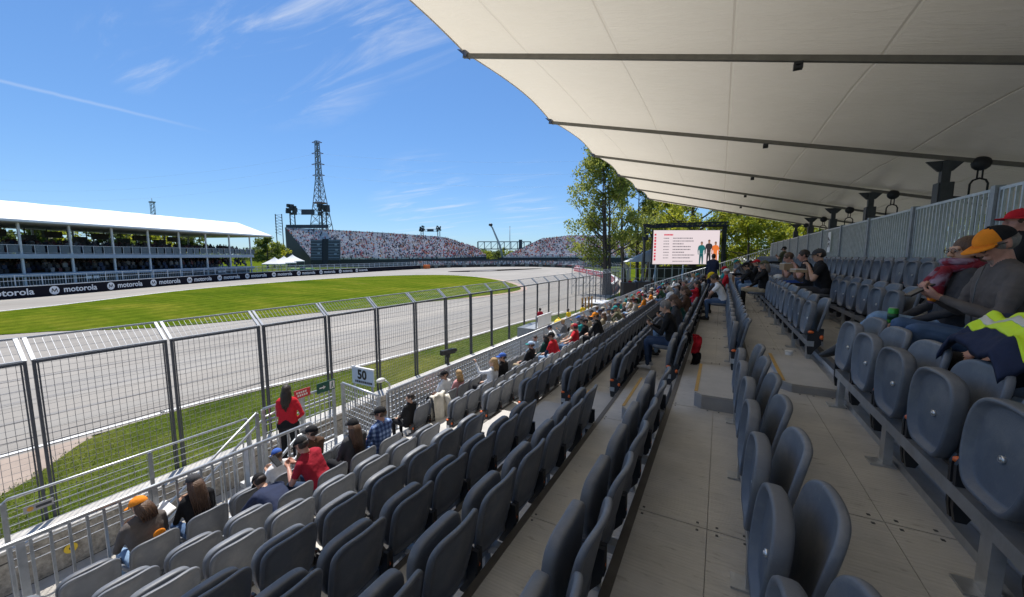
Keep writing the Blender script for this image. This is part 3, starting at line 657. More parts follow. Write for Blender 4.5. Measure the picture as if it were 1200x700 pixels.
for dz, nm in ((1.1, 'top_rail'), (.8, 'hand_rail')):
    b = MB(); b.tube([(0, .3, dz), (0, 0, dz), (0, -1.95, dz - 1.4)], .022, 8); b.build(nm, galv, t)
for q in (0, .5, 1):
    b = MB(); b.bar((0, -1.95 * q, -1.4 * q - .1), (0, -1.95 * q, 1.08 - 1.4 * q), .05, .05); b.build('post', galv2, t)
# signs
def arrow(b, x, y, z, s, mi):   # arrow pointing +y on a plate facing +x
    b.box(x, x + .003, y - s, y + s * .3, z - s * .16, z + s * .16, mi)
    b.add([(x + .003, y + s * .2, z - s * .55), (x + .003, y + s, z), (x + .003, y + s * .2, z + s * .55)], [(0, 1, 2)], mi)
t = thing('warning_sign', 'small red sign with white lettering on the landing railing', 'sign', (-7.36, 4.66, -2.78))
b = MB(); b.box(-.006, .006, -.17, .17, -.085, .085); b.build('plate', mat('red sign paint', (.55, .035, .04), .45), t)
b = MB()
for k, (a, c, z) in enumerate(((-.13, .10, .03), (-.11, .12, -.03))):
    n = 5
    for i in range(n): y0 = a + (c - a) * i / n; b.box(.0065, .009, y0, y0 + (c - a) / n * .7, z - .02, z + .02)
b.build('lettering', whitem, t)
t = thing('exit_sign', 'green exit sign with white arrow and walking figure on landing railing', 'sign', (-7.36, 5.2, -2.80))
b = MB(); b.box(-.006, .006, -.22, .22, -.11, .11); b.build('plate', mat('dark green sign paint', (.012, .085, .055), .45), t)
b = MB(); arrow(b, .0065, -.09, 0, .075, 0)
b.box(.0065, .009, .08, .20, -.085, .085); b.build('symbols', whitem, t)
b = MB(); b.sphere((.0115, .145, .05), (.002, .018, .018), 8); b.bar((.0105, .145, .03), (.0105, .135, -.02), .03, .003, 0, (1, 0, 0)); b.bar((.0105, .14, -.02), (.0105, .17, -.07), .014, .003, 0, (1, 0, 0)); b.bar((.0105, .135, -.02), (.0105, .11, -.065), .014, .003, 0, (1, 0, 0)); b.build('figure', mat('dark green sign paint', (.012, .085, .055)), t)
t = thing('distance_board', 'bluish shaded distance board reading 50 beside the wire fence', 'sign', (-9.53, 8.0, WALK))
zb = -3.96 - WALK
b = MB(); b.box(-.47, .47, -.02, .02, zb, zb + .5); b.build('board', mat('blue shade toned board', (.46, .55, .66), .5, 0, .05), t)  # bluish colour stands in for shade on the backlit face
b = MB(); b.box(-.48, .48, -.03, .03, zb + .5, zb + .54); b.build('lit_top_edge', whitem, t)  # white strip stands in for the sunlit top edge
o = obj('number', text_mesh('50', .40, .014, .002), t, (-.02, -.024, zb + .30), (R(90), 0, 0)); o.data.materials.append(blackm)
b = MB(); xx = -.33
for k in range(9): ww = .045 + .02 * (k % 3); b.box(xx, xx + ww, -.026, -.021, zb + .05, zb + .12); xx += ww + .02
b.build('lower_lettering', darkst, t)
for x in (-.4, .4):
    b = MB(); b.bar((x, 0, 0), (x, 0, zb), .05, .05); b.build('leg', galv2, t)
t = thing('trackside_camera', 'black trackside camera on a stub pole behind the front railing', 'camera', (-10.05, 12.9, WALK))
zc_ = -4.1 - WALK
b = MB(); b.bar((0, 0, 0), (0, 0, zc_ - .1), .07, .07); b.build('pole', blackst, t)
b = MB(); b.bar((-.12, -.32, zc_ + .02), (.06, .34, zc_ + .02), .17, .2); b.tube([(.06, .34, zc_ + .02), (.09, .46, zc_ + .02)], .075, 10); b.build('body', blackst, t)
b = MB(); b.bar((0, .0, zc_ - .22), (0, 0, zc_ - .08), .1, .16); b.build('bracket', blackst, t)
t = thing('floodlight', 'small pale lamp head on a bent arm behind the number board', 'lamp', (-9.0, 8.55, WALK))
b = MB(); b.tube([(0, 0, 0), (0, 0, 1.5), (-.06, -.12, 1.62)], .03, 8); b.build('arm', galv, t)
b = MB(); b.sphere((-.1, -.25, 1.66), (.10, .17, .07), 10); b.build('lamp_head', mat('pale lamp housing', (.6, .6, .58), .4), t)

# ---------------------------------------------------------------- marshal post and things by the fence further along
t = thing('marshal_box', 'grey marshal box with a slatted white front beside the wire fence', 'booth', (-9.3, 20.2, WALK))
zq = 1.95
b = MB(); b.box(-.7, .5, -1.0, 1.1, 0, 1.45); b.build('base', galv2, t)
b = MB()
for k in range(11): x = -.9 + .175 * k; b.box(.52, .55, x, x + .12, 1.55, 2.1)
b.build('slats', whitem, t)
b = MB(); b.box(.5, .57, -1.02, 1.12, 2.102, 2.17); b.box(.5, .57, -1.02, 1.12, 1.48, 1.549); b.build('rail', whitem, t)
for x in (-1.0, 1.08):
    b = MB(); b.bar((.48, x, 0), (.48, x, 2.2), .06, .06); b.build('post', galv2, t)
t = thing('equipment_bag', 'round yellow bag at the end of the slatted white box', 'bag', (-8.6, 22.0, WALK))
b = MB(); b.sphere((0, 0, 1.35), (.28, .34, .32), 14); b.tube([(0, -.1, 1.66), (0, 0, 1.75), (0, .1, 1.66)], .02, 6); b.build('bag_body', mat('yellow nylon', (.80, .55, .02), .6, 0, .15, 6, .2, 15), t)
b = MB(); b.box(-.2, .2, -.25, .25, 0, 1.06); b.build('stand', galv2, t)
for k in range(4):
    t = thing('marker_post', 'thin ochre wooden post standing by the wire fence', 'post', (-9.7 + .1 * k, 30.0 + .55 * k, WALK), 0, 'ochre posts beside the fence')
    b = MB(); b.bar((0, 0, 0), (0, 0, 2.0), .1, .1); b.build('shaft', mat('ochre wood', (.36, .20, .06), .8), t)
    b = MB(); b.bar((0, 0, 2.002), (0, 0, 2.1), .12, .12); b.build('cap', mat('ochre wood', (.36, .20, .06)), t)
t = thing('awning', 'flat white awning top beyond the ochre posts', 'awning', (-9.7, 37.6, WALK))
b = MB(); b.box(-1.9, 1.5, -1.6, 1.6, .93, 1.0); b.build('canvas', whitem, t)
for x in (-1.8, 1.4):
    for yy in (-1.5, 1.5):
        b = MB(); b.bar((x, yy, 0), (x, yy, .93), .05, .05); b.build('leg', galv2, t)

# ---------------------------------------------------------------- far barrier with lettering
wall_line = [(-58, -60), (-65, -25), (-68.4, -6), (-71, 10.5), (-74, 17.8), (-80.4, 29.2), (-88.2, 46.6), (-92.6, 71.2), (-98.9, 105), (-99.3, 130), (-86, 152.4), (-66, 156.4), (-48, 145.4)]
WL = [Vector((*p, 0)) for p in curve(wall_line, 16)]
def ribbon(b, P, z0, z1, th, mi=0):
    ns = []
    for i, p in enumerate(P):
        d = (P[min(i + 1, len(P) - 1)] - P[max(i - 1, 0)]).normalized(); ns.append(Vector((-d.y, d.x, 0)) * th / 2)
    vs = []
    for p, n in zip(P, ns): vs += [(p.x + n.x, p.y + n.y, z0), (p.x - n.x, p.y - n.y, z0), (p.x - n.x, p.y - n.y, z1), (p.x + n.x, p.y + n.y, z1)]
    fs = []
    for i in range(len(P) - 1):
        for j in range(4): fs.append((4 * i + j, 4 * i + (j + 1) % 4, 4 * i + 4 + (j + 1) % 4, 4 * i + 4 + j))
    b.add(vs, fs, mi)
cum = [0]
for i in range(len(WL) - 1): cum.append(cum[-1] + (WL[i + 1] - WL[i]).length)
def along(s):
    for i in range(len(WL) - 1):
        if cum[i + 1] >= s:
            q = (s - cum[i]) / (cum[i + 1] - cum[i]); d = (WL[i + 1] - WL[i]).normalized(); return WL[i].lerp(WL[i + 1], q), d
    return WL[-1], (WL[-1] - WL[-2]).normalized()
def s_near(x, y):
    return min(((WL[i] - Vector((x, y, 0))).length, cum[i]) for i in range(len(WL)))[1]
t = thing('trackside_wall', 'long black advertising wall with white lettering beyond the infield grass', 'wall', (-71, 10.5, GZ))
def twm(b, n, m): return b.build(n, m, t, (71, -10.5, -GZ))
iA = min(range(len(WL)), key=lambda i: (WL[i] - Vector((-98.9, 112, 0))).length)
b = MB(); ribbon(b, WL[:iA + 1], GZ, GZ + 1.3, .4); twm(b, 'wall_face', mat('black advert panel', (.013, .012, .018), .8, 0, .1, 2, spec=.1))
b = MB(); ribbon(b, [Vector((p.x, p.y, 0)) for p in WL[:iA + 1]], GZ + 1.301, GZ + 1.36, .46); twm(b, 'coping', galv2)
sA = s_near(-71, 10.5)
word = text_mesh('motorola', 1.03, .020, .004, 'LEFT'); word.materials.append(whitem)
bb = MB(); bb.tube([(0, 0, -.004), (0, 0, .004)], .52, 28); disc = bb.mesh('logo_disc', whitem)
bm_ = MB()
for s in (-1, 1): bm_.add([(s * .33, -.24, .006), (s * .24, -.24, .006), (s * .17, .26, .006), (s * .23, .26, .006)], [(0, 1, 2, 3) if s > 0 else (3, 2, 1, 0)]); bm_.add([(s * .17, .26, .006), (s * .24, .1, .006), (0, -.22, .006), (0, -.05, .006)], [(0, 1, 2, 3) if s > 0 else (3, 2, 1, 0)])
glyph = bm_.mesh('logo_mark', blackm)
for k in range(-5, 12):
    s = sA - 2.1 + 6.75 * k
    p, d = along(s); ang = math.atan2(d.y, d.x)
    n = Vector((d.y, -d.x, 0)) * .215
    if s > cum[iA] - 7 or s < 2: continue
    def put(nm, me, off, lift):
        me = me.copy()
        for v in me.vertices:
            q, dd = along(s + off + v.co.x); nn = Vector((dd.y, -dd.x, 0)) * (lift + v.co.z)
            v.co = (q.x + nn.x + 71, q.y + nn.y - 10.5, .68 + v.co.y)
        return obj(nm, me, t)
    put('logo_disc', disc, 0, .212); put('logo_mark', glyph, 0, .216)
    put('lettering', word, .95, .212)
# catch fence on top of the wall
t = thing('catch_fence', 'pale grey catch fence with posts behind the black advertising wall', 'fence', (-72, 10, GZ))
def cfm(b, n, m): return b.build(n, m, t, (72, -10, -GZ))
off = [Vector((p.x, p.y, 0)) for p in WL]
OF = []
for i, p in enumerate(off):
    d = (off[min(i + 1, len(off) - 1)] - off[max(i - 1, 0)]).normalized(); OF.append(p + Vector((-d.y, d.x, 0)) * .75)
b = MB(); b2 = MB(); s = 1.
while s < cum[-1] - 1:
    p, d = along(s); q = p + Vector((-d.y, d.x, 0)) * .75
    b.bar((q.x, q.y, GZ), (q.x, q.y, GZ + 2.62), .10, .10); s += 2.5
for z in (1.35, 2.0, 2.6):
    for i in range(0, len(OF) - 1): b.bar(OF[i] + Vector((0, 0, GZ + z)), OF[i + 1] + Vector((0, 0, GZ + z)), .06, .06)
cfm(b, 'post_frame', mat('pale fence steel', (.55, .58, .62), .5, .3))
s = 1.0
while s < cum[-1] - 1:
    p, d = along(s); q = p + Vector((-d.y, d.x, 0)) * .76; b2.bar((q.x, q.y, GZ + 1.3), (q.x, q.y, GZ + 2.6), .035, .035); s += .31
cfm(b2, 'wire_mesh', mat('pale fence wire', (.42, .46, .51), .5, .3))
# tyre barrier and screens round the hairpin
t = thing('tyre_barrier', 'low black tyre barrier round the outside of the far hairpin', 'barrier', (-98, 118, GZ))
b = MB(); TL = [p for p in WL[iA + 1:]]; ribbon(b, [Vector((p.x, p.y, 0)) for p in TL], GZ, GZ + .95, .9); b.build('tyre_rows', mat('tyre rubber', (.018, .018, .018), .8, 0, .3, 4, .5, 5), t, (98, -118, -GZ))
b = MB()
for i in range(0, len(TL) - 1, 5): b.box(TL[i].x - .9, TL[i].x + .9, TL[i].y - .9, TL[i].y + .9, GZ, GZ + 1.25)
b.build('tyre_stack', mat('grey green barrier block', (.12, .14, .13), .8, 0, .2, 2), t, (98, -118, -GZ))
t = thing('marker_block', 'orange padded block at the end of the black advertising wall', 'barrier', (-98.2, 114, GZ))
b = MB(); b.box(-.6, .6, -1.3, 1.3, 0, 1.5); o = b.build('padding', mat('orange padding', (.75, .16, .02), .6), t); bevel_obj(o, .12, 3)
b = MB(); b.box(-.62, .62, -1.32, 1.32, .6, .75); b.build('strap', blackm, t)
# red and white barrier on the right of the apron
redm = mat('crimson advert panel', (.50, .045, .065), .5, 0, .12, 1)
for nm, lab, line in (('advert_barrier', 'crimson advert barrier far beyond the apron with white blocks', [(-63, 159), (-54, 151), (-45, 140)]),
                      ('advert_barrier', 'long crimson and grey barrier in front of the trees on the right', [(-42, 121), (-33, 105), (-22, 84), (-15, 64), (-12.3, 50)])):
    P = [Vector((*p, 0)) for p in curve(line, 5)]; t = thing(nm, lab, 'barrier', (P[0].x, P[0].y, GZ)); o3 = (-P[0].x, -P[0].y, -GZ)
    b = MB(); ribbon(b, P, GZ, GZ + 1.2, .4); b.build('panel', redm, t, o3)
    b = MB(); ribbon(b, P, GZ + 1.201, GZ + 1.26, .42); b.build('top_cap', whitem, t, o3)
    b = MB()
    for i in range(len(P) - 1):
        d = P[i + 1] - P[i]; n = Vector((-d.y, d.x, 0)).normalized()
        for q in (.15, .55):
            a = P[i] + d * q + n * .205; c = P[i] + d * (q + .16) + n * .205
            b.bar((a.x, a.y, GZ + .65), (c.x, c.y, GZ + .65), .03, .5)
            a = P[i] + d * q - n * .205; c = P[i] + d * (q + .16) - n * .205
            b.bar((a.x, a.y, GZ + .65), (c.x, c.y, GZ + .65), .03, .5)
    b.build('white_lettering_block', whitem, t, o3)
t = thing('catch_fence', 'grey wire catch fence behind the crimson barrier on the right', 'fence', (-30, 100, GZ))
P = [Vector((*p, 0)) for p in curve([(-64, 163), (-52, 154), (-40, 122), (-31, 106), (-20, 85), (-13.5, 66), (-10.4, 50)], 6)]
b = MB(); b2 = MB()
for i in range(len(P) - 1):
    d = P[i + 1] - P[i]; k = max(1, int(d.length / 3.))
    for q in range(k):
        a = P[i] + d * (q / k); b.bar((a.x, a.y, GZ), (a.x, a.y, GZ + 3.1), .1, .1); b.bar((a.x, a.y, GZ + 3.1), (a.x - .5, a.y - .3, GZ + 3.6), .08, .08)
        for h in range(5): c = a + d * (h / 5 / k); b2.bar((c.x, c.y, GZ + .1), (c.x, c.y, GZ + 3.1), .03, .03)
    for z in (.9, 1.7, 2.4, 3.1): b.bar(P[i] + Vector((0, 0, GZ + z)), P[i + 1] + Vector((0, 0, GZ + z)), .05, .05)
b.build('post_frame', galv2, t, (30, -100, -GZ)); b2.build('wire_mesh', galv2, t, (30, -100, -GZ))
# ---------------------------------------------------------------- helpers for far places
FV = Vector((-math.sin(yaw) * math.cos(pitch), math.cos(yaw) * math.cos(pitch), -math.sin(pitch))); RV = Vector((math.cos(yaw), math.sin(yaw), 0)); UV = RV.cross(FV)
def AX(x, y, c):
    """place at survey bearing (x, y) and range c"""
    return (FV + RV * ((x - 600) / F) + UV * (-(y - 350) / F)) * c

CROWDC = [(.70, .69, .68), (.02, .02, .024), (.74, .70, .67), (.45, .04, .035), (.05, .06, .13), (.18, .17, .17), (.42, .50, .62), (.52, .38, .30), (.66, .22, .05), (.10, .06, .05), (.58, .16, .15), (.30, .30, .31)]
crowdm = [mat('crowd cloth %s' % 'abcdefghijkl'[i], c, .8, 0, 0) for i, c in enumerate(CROWDC)] + [mat('crowd skin', (.44, .26, .19), .7, 0, 0), mat('crowd hair', (.04, .03, .025), .7, 0, 0)]
def crowd_person(b, p, fx, sc=1., rnd=random):
    """tiny seated spectator: tapering torso, thighs, head with hair"""
    d = Vector((fx[0], fx[1], 0)).normalized(); s = Vector((-d.y, d.x, 0)); up = Vector((0, 0, 1)); p = Vector(p)
    ci = rnd.choices(range(12), [15, 11, 14, 7, 5, 6, 5, 6, 4, 5, 6, 5])[0]; cj = rnd.choices(range(12), [2, 8, 1, 1, 8, 6, 5, 2, 0, 3, 0, 4])[0]
    def P(a, q, h): return p + s * a * sc + d * q * sc + up * h * sc
    l = rnd.uniform(-.06, .12)
    vs = [P(-.17, -.1, .4), P(.17, -.1, .4), P(.17, .13, .4), P(-.17, .13, .4), P(-.23, -.1 + l, .93), P(.23, -.1 + l, .93), P(.2, .08 + l, .95), P(-.2, .08 + l, .95), P(-.06, -.05 + l, 1.02), P(.06, -.05 + l, 1.02), P(.06, .05 + l, 1.02), P(-.06, .05 + l, 1.02)]
    b.add(vs, [(0, 1, 5, 4), (1, 2, 6, 5), (2, 3, 7, 6), (3, 0, 4, 7), (4, 5, 9, 8), (5, 6, 10, 9), (6, 7, 11, 10), (7, 4, 8, 11)], ci)
    vs = [P(-.19, .1, .36), P(.19, .1, .36), P(.17, .5, .38), P(-.17, .5, .38), P(-.19, .1, .52), P(.19, .1, .52), P(.16, .5, .5), P(-.16, .5, .5), P(-.15, .45, 0), P(.15, .45, 0)]
    b.add(vs, [(4, 5, 6, 7), (0, 4, 7, 3), (1, 2, 6, 5), (7, 6, 9, 8), (3, 7, 8), (2, 9, 6)], cj)
    h = P(0, l, 1.12); r = .115 * sc
    top = 13 if rnd.random() < .6 else ci if rnd.random() < .5 else rnd.choice([0, 1, 2, 3, 4])
    vs = [h + up * r * 1.2] + [h + (s * math.cos(a) + d * math.sin(a)) * r + up * r * .25 for a in (0, 1.05, 2.09, 3.14, 4.19, 5.24)] + [h - up * r * 1.1]
    b.add(vs, [(0, i + 1, (i + 1) % 6 + 1) for i in range(6)], top); b.add(vs, [(7, (i + 1) % 6 + 1, i + 1) for i in range(6)], 12)

# ---------------------------------------------------------------- hospitality pavilion
PA = R(18); PV = thing('pavilion', 'long two storey hospitality pavilion with white fabric roof and open balconies', 'pavilion', (-78, 8, GZ), PA)
def pv(b, n, m): return b.build(n, m, PV, (0, 0, -GZ))
ya, yb = -44, 42.4
pcol = mat('white column paint', (.62, .63, .64), .5, 0, .06, 2); slabm = mat('pale blue grey fascia', (.36, .42, .50), .5, .1, .08, 1); glass_d = mat('dark tinted glazing', (.015, .02, .022), .12, 0, 0, spec=.8)
b = MB(); ny = 46; x0, x1 = 1.1, -17.1
vs = []
for j in range(ny + 1):
    y = -48 + (47 + 48) * j / ny; wv = .06 * math.sin(math.pi * ((y - 1.4) / 5.05 % 1))
    vs += [(x0, y, 4.35), (x0, y, 4.62), (-8, y, 7.72 - wv), (x1, y, 4.62), (x1, y, 4.35)]
b.add(vs, [(5 * j + i, 5 * j + i + 1, 5 * j + i + 6, 5 * j + i + 5) for j in range(ny) for i in range(4)])
b.add([vs[-5], vs[-4], vs[-3], vs[-2], vs[-1]], [(0, 1, 2, 3, 4)]); pv(b, 'roof', whitepvc)
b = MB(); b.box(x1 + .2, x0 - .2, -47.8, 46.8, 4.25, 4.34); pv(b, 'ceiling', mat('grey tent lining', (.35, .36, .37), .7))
for z0, z1, nm in ((-.35, .25, 'balcony_slab'), (-2.75, -2.3, 'ground_deck')):
    b = MB(); b.box(-16.5, .25, ya, yb, z0, z1); pv(b, nm, slabm)
    b = MB(); b.box(.255, .30, ya, yb, z0 + .02, z1 - .02); pv(b, 'fascia', slabm)
b = MB(); b.box(-1.2, -1.0, ya, yb, GZ, -2.751); pv(b, 'underdeck_shade', mat('underdeck shade tone', (.06, .065, .07), .7, 0, .3, .6))  # dark sheet standing in for the shade under the deck
k = 0; y = 6.5 - 5.05 * 10
while y < 42.8:
    for x in (0, -16):
        b = MB(); b.box(x - .11, x + .11, y - .11, y + .11, GZ, 4.249); pv(b, 'column', pcol)
    y += 5.05
b = MB()
b.box(-9.2, -9.0, ya, yb, -2.29, -.36, 0)
pv(b, 'lower_glazing', glass_d)
b = MB(); y = ya
while y < yb:
    b.box(-8.99, -8.93, y - .05, y + .05, -2.29, -.36); b.box(-13.03, -12.95, y - .06, y + .06, .26, 4.24); y += 2.525
for z in (1.3, 3.5): b.box(-13.02, -12.96, ya, yb, z, z + .08)
pv(b, 'mullions', mat('dark mullion', (.05, .05, .055), .5))
b = MB(); b.box(-8.9, -6.5, ya + 3, yb - 4, -2.29, -1.2); y = ya
while y < yb - 6: b.box(-12.8, -10.6, y, y + 4.6, .26, 1.5); b.box(-12.9, -11.6, y + .6, y + 1.9, .26, 3.2); b.box(-12.9, -12.3, y + 3.2, y + 5.4, 2.9, 3.9); y += 6.3
pv(b, 'bar_counters', mat('dark counter', (.05, .045, .042), .5, 0, .3, .5))
b = MB(); b.bar((.1, ya, 1.42), (.1, yb, 1.42), .06, .06); b.bar((.1, ya, .36), (.1, yb, .36), .05, .05); y = ya
while y < yb: b.bar((.1, y, .25), (.1, y, 1.42), .05, .06); y += 1.2625
pv(b, 'balustrade', pcol)
b = MB(); y = ya
while y < yb: b.box(.08, .11, y + .08, y + .98, .42, 1.34); y += 1.2625
pv(b, 'balustrade_panel', mat('dim balustrade panel', (.10, .125, .15), .25, 0, .2, .8))
guestm = [mat('shade-darkened guest cloth ' + 'abcdef'[i], c, .8, 0, 0) for i, c in enumerate([(.02, .02, .024), (.05, .05, .055), (.03, .04, .07), (.10, .03, .03), (.22, .21, .20), (.07, .06, .05)])]  # cloth and skin darkened to stand in for shade inside the pavilion
guestm = [guestm[i] for i in (4, 0, 5, 3, 2, 1, 2, 5, 3, 0, 3, 1)] + [mat('shade-darkened guest skin', (.20, .12, .09), .7, 0, 0), crowdm[13]]
b = MB(); rr = random.Random(3)
for z in (.25, -2.3):
    for row in range(7):
        y = ya + .5
        while y < yb - .5:
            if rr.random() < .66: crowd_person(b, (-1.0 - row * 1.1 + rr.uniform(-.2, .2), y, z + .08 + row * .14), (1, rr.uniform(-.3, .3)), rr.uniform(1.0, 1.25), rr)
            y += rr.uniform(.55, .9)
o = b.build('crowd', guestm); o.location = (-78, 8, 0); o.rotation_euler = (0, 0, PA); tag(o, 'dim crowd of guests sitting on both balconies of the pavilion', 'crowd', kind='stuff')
for q in (12.2, 13.1, 33.0, 33.9): b = MB(); b.box(.95, .99, q, q + .7, -3.3, -2.9); pv(b, 'notice_board', whitem)

# ---------------------------------------------------------------- far grandstands with their crowds
tierm = mat('pale bleacher seats', (.55, .54, .54), .7, 0, .15, .3)
def far_stand(lab, bottom, top, rows, cols, seed, fill):
    B = [AX(*p) for p in bottom]; T = [AX(*p) for p in top]
    base = B[0]; t = thing('far_grandstand', lab, 'grandstand', (base.x, base.y, GZ)); o3 = (-base.x, -base.y, -GZ)
    def lerp(P, q):
        x = q * (len(P) - 1); i = min(int(x), len(P) - 2); return P[i].lerp(P[i + 1], x - i)
    b = MB(); nc = 40
    for r in range(rows):
        v0 = r / rows; v1 = (r + 1) / rows; vs = []
        for c in range(nc + 1):
            q = c / nc; a = lerp(B, q); e = lerp(T, q); p0 = a.lerp(e, v0); p1 = a.lerp(e, v1)
            vs += [(p0.x, p0.y, p0.z), (p0.x, p0.y, p1.z), (p1.x, p1.y, p1.z)]
        b.add(vs, [(3 * c + i, 3 * c + 3 + i, 3 * c + 4 + i, 3 * c + 1 + i) for c in range(nc) for i in (0, 1)])
    b.build('seat_tiers', tierm, t, o3)
    for q0 in (0., 1.):
        b = MB(); a = lerp(B, q0); e = lerp(T, q0)
        b.add([(a.x, a.y, GZ), (e.x, e.y, GZ), (e.x, e.y, e.z + .8), (a.x, a.y, a.z + .5)], [(0, 1, 2, 3)])
        b.build('side_cladding', mat('charcoal side cladding', (.035, .036, .042), .6, 0, .15, .5), t, o3)
    b = MB()
    vs = []
    for c in range(nc + 1): e = lerp(T, c / nc); vs += [(e.x, e.y, GZ), (e.x, e.y, e.z + .5)]
    b.add(vs, [(2 * c, 2 * c + 2, 2 * c + 3, 2 * c + 1) for c in range(nc)]); b.build('back_wall', galv2, t, o3)
    b = MB(); vs = []
    for c in range(nc + 1): a = lerp(B, c / nc); vs += [(a.x, a.y, GZ), (a.x, a.y, a.z)]
    b.add(vs, [(2 * c, 2 * c + 2, 2 * c + 3, 2 * c + 1) for c in range(nc)]); b.build('front_wall', mat('dark front wall', (.03, .034, .042), .6), t, o3)
    b = MB(); 
    for c in range(nc):
        p, q = lerp(B, c / nc), lerp(B, (c + 1) / nc)
        for h in (.5, 1.0): b.bar((p.x, p.y, p.z + h), (q.x, q.y, q.z + h), .06, .06)
        b.bar((p.x, p.y, p.z), (p.x, p.y, p.z + 1), .06, .06)
    # aisle rails up the slope
    b.build('guard_rail', galv, t, o3)
    rr = random.Random(seed); b = MB()
    for r in range(rows):
        for c in range(cols):
            q = (c + rr.uniform(.1, .9)) / cols
            if min(abs(q - z) for z in (.12, .3, .48, .66, .84)) < .0035 or rr.random() > fill * (1.02 + .75 * noise.noise(Vector((q * 26, r * .35, seed)))): continue
            a = lerp(B, q); e = lerp(T, q); p = a.lerp(e, (r + .45) / rows); d = a - e
            crowd_person(b, (p.x, p.y, a.z + (e.z - a.z) * r / rows), (d.x, d.y), rr.uniform(1.0, 1.2), rr)
    o = b.build('crowd', crowdm); tag(o, 'dense crowd of spectators filling ' + ('the far stand below the pylon' if seed == 11 else 'the distant stand left of the poplars'), 'crowd', kind='stuff')
    return t
far_stand('far open grandstand full of spectators below the lattice pylon', [(364, 304, 165), (450, 304, 172), (520, 303, 182), (570, 301, 190)], [(334, 268, 178), (450, 274, 192), (520, 279, 203), (556, 291, 205)], 22, 112, 11, .72)
far_stand('distant open grandstand full of spectators between footbridge and poplars', [(590, 302, 186), (650, 302, 188), (720, 302, 180), (800, 302, 170)], [(636, 281, 205), (668, 277, 206), (720, 277, 200), (800, 277, 190)], 19, 108, 23, .74)
# low spectator strip in front of the far stands
b = MB(); rr = random.Random(5)
for k in range(330):
    s = rr.uniform(cum[iA] + 3, cum[-1] - 5); p, d = along(s); q = p + Vector((-d.y, d.x, 0)) * rr.uniform(3, 9); crowd_person(b, (q.x, q.y, GZ + rr.uniform(.2, 1.6)), (d.y, -d.x), 1.1, rr)
tag(b.build('crowd', crowdm), 'thin strip of spectators standing behind the far catch fence', 'crowd', kind='stuff')
b = MB()
for i in range(iA, len(WL) - 1):
    d = (WL[min(i + 1, len(WL) - 1)] - WL[i]).normalized(); d2 = (WL[min(i + 2, len(WL) - 1)] - WL[min(i + 1, len(WL) - 2)]).normalized()
    p = WL[i] + Vector((-d.y, d.x, 0)) * 12; q = WL[i + 1] + Vector((-d2.y, d2.x, 0)) * 12
    b.add([(p.x, p.y, GZ), (q.x, q.y, GZ), (q.x, q.y, GZ + 3.3), (p.x, p.y, GZ + 3.3)], [(0, 1, 2, 3)])
tag(b.build('screen_wall', mat('dark service wall', (.035, .04, .05), .6, 0, .3, .3)), 'long dark service wall behind the far hairpin fence', 'wall')

def box_at(b, px0, px1, py0, py1, c, th, mi=0):
    """upright slab facing the survey point's bearing, th metres deep"""
    v = []
    for cc in (c, c + th):
        for (x, y) in ((px0, py1), (px1, py1), (px1, py0), (px0, py0)):
            p = AX(x, y, c); v.append(p + FV.xy.to_3d().normalized() * (cc - c))
    b.add(v, [(0, 1, 2, 3), (5, 4, 7, 6), (0, 4, 5, 1), (1, 5, 6, 2), (2, 6, 7, 3), (3, 7, 4, 0)], mi)
# scoreboard in front of the far stand
p = AX(381, 306, 150); t = thing('scoreboard', 'dark twin panel timing tower standing before the far grandstand', 'scoreboard', (p.x, p.y, GZ)); o3 = (-p.x, -p.y, -GZ)
b = MB(); box_at(b, 364, 377.5, 281, 305, 150, .8); box_at(b, 384.5, 398, 281, 305, 150, .8); b.build('panel', mat('slate panel', (.055, .065, .085), .5, 0, .15, .6), t, o3)
b = MB(); box_at(b, 377.6, 384.4, 280, 311, 150.2, .6); b.build('centre_column', blackst, t, o3)
b = MB()
for k in range(7):
    pass
for xa, marks in ((364.4, ((371.5, 286), (373, 291), (372, 296))), (385, ((392, 286), (393, 292), (391.5, 297)))):
    b = MB()
    for k in range(7): box_at(b, xa, xa + 12.6, 282 + k * 3.3, 282.5 + k * 3.3, 149.9, .08)
    for x, y in marks: box_at(b, x, x + 3.0, y, y + 1.8, 149.9, .07)
    b.build('louvre_frame', mat('pale slate frame', (.28, .32, .38), .5), t, o3)
b = MB()
for x in (365, 377, 385, 397): box_at(b, x, x + .8, 305, 313, 150.1, .3)
b.build('legs', blackst, t, o3)
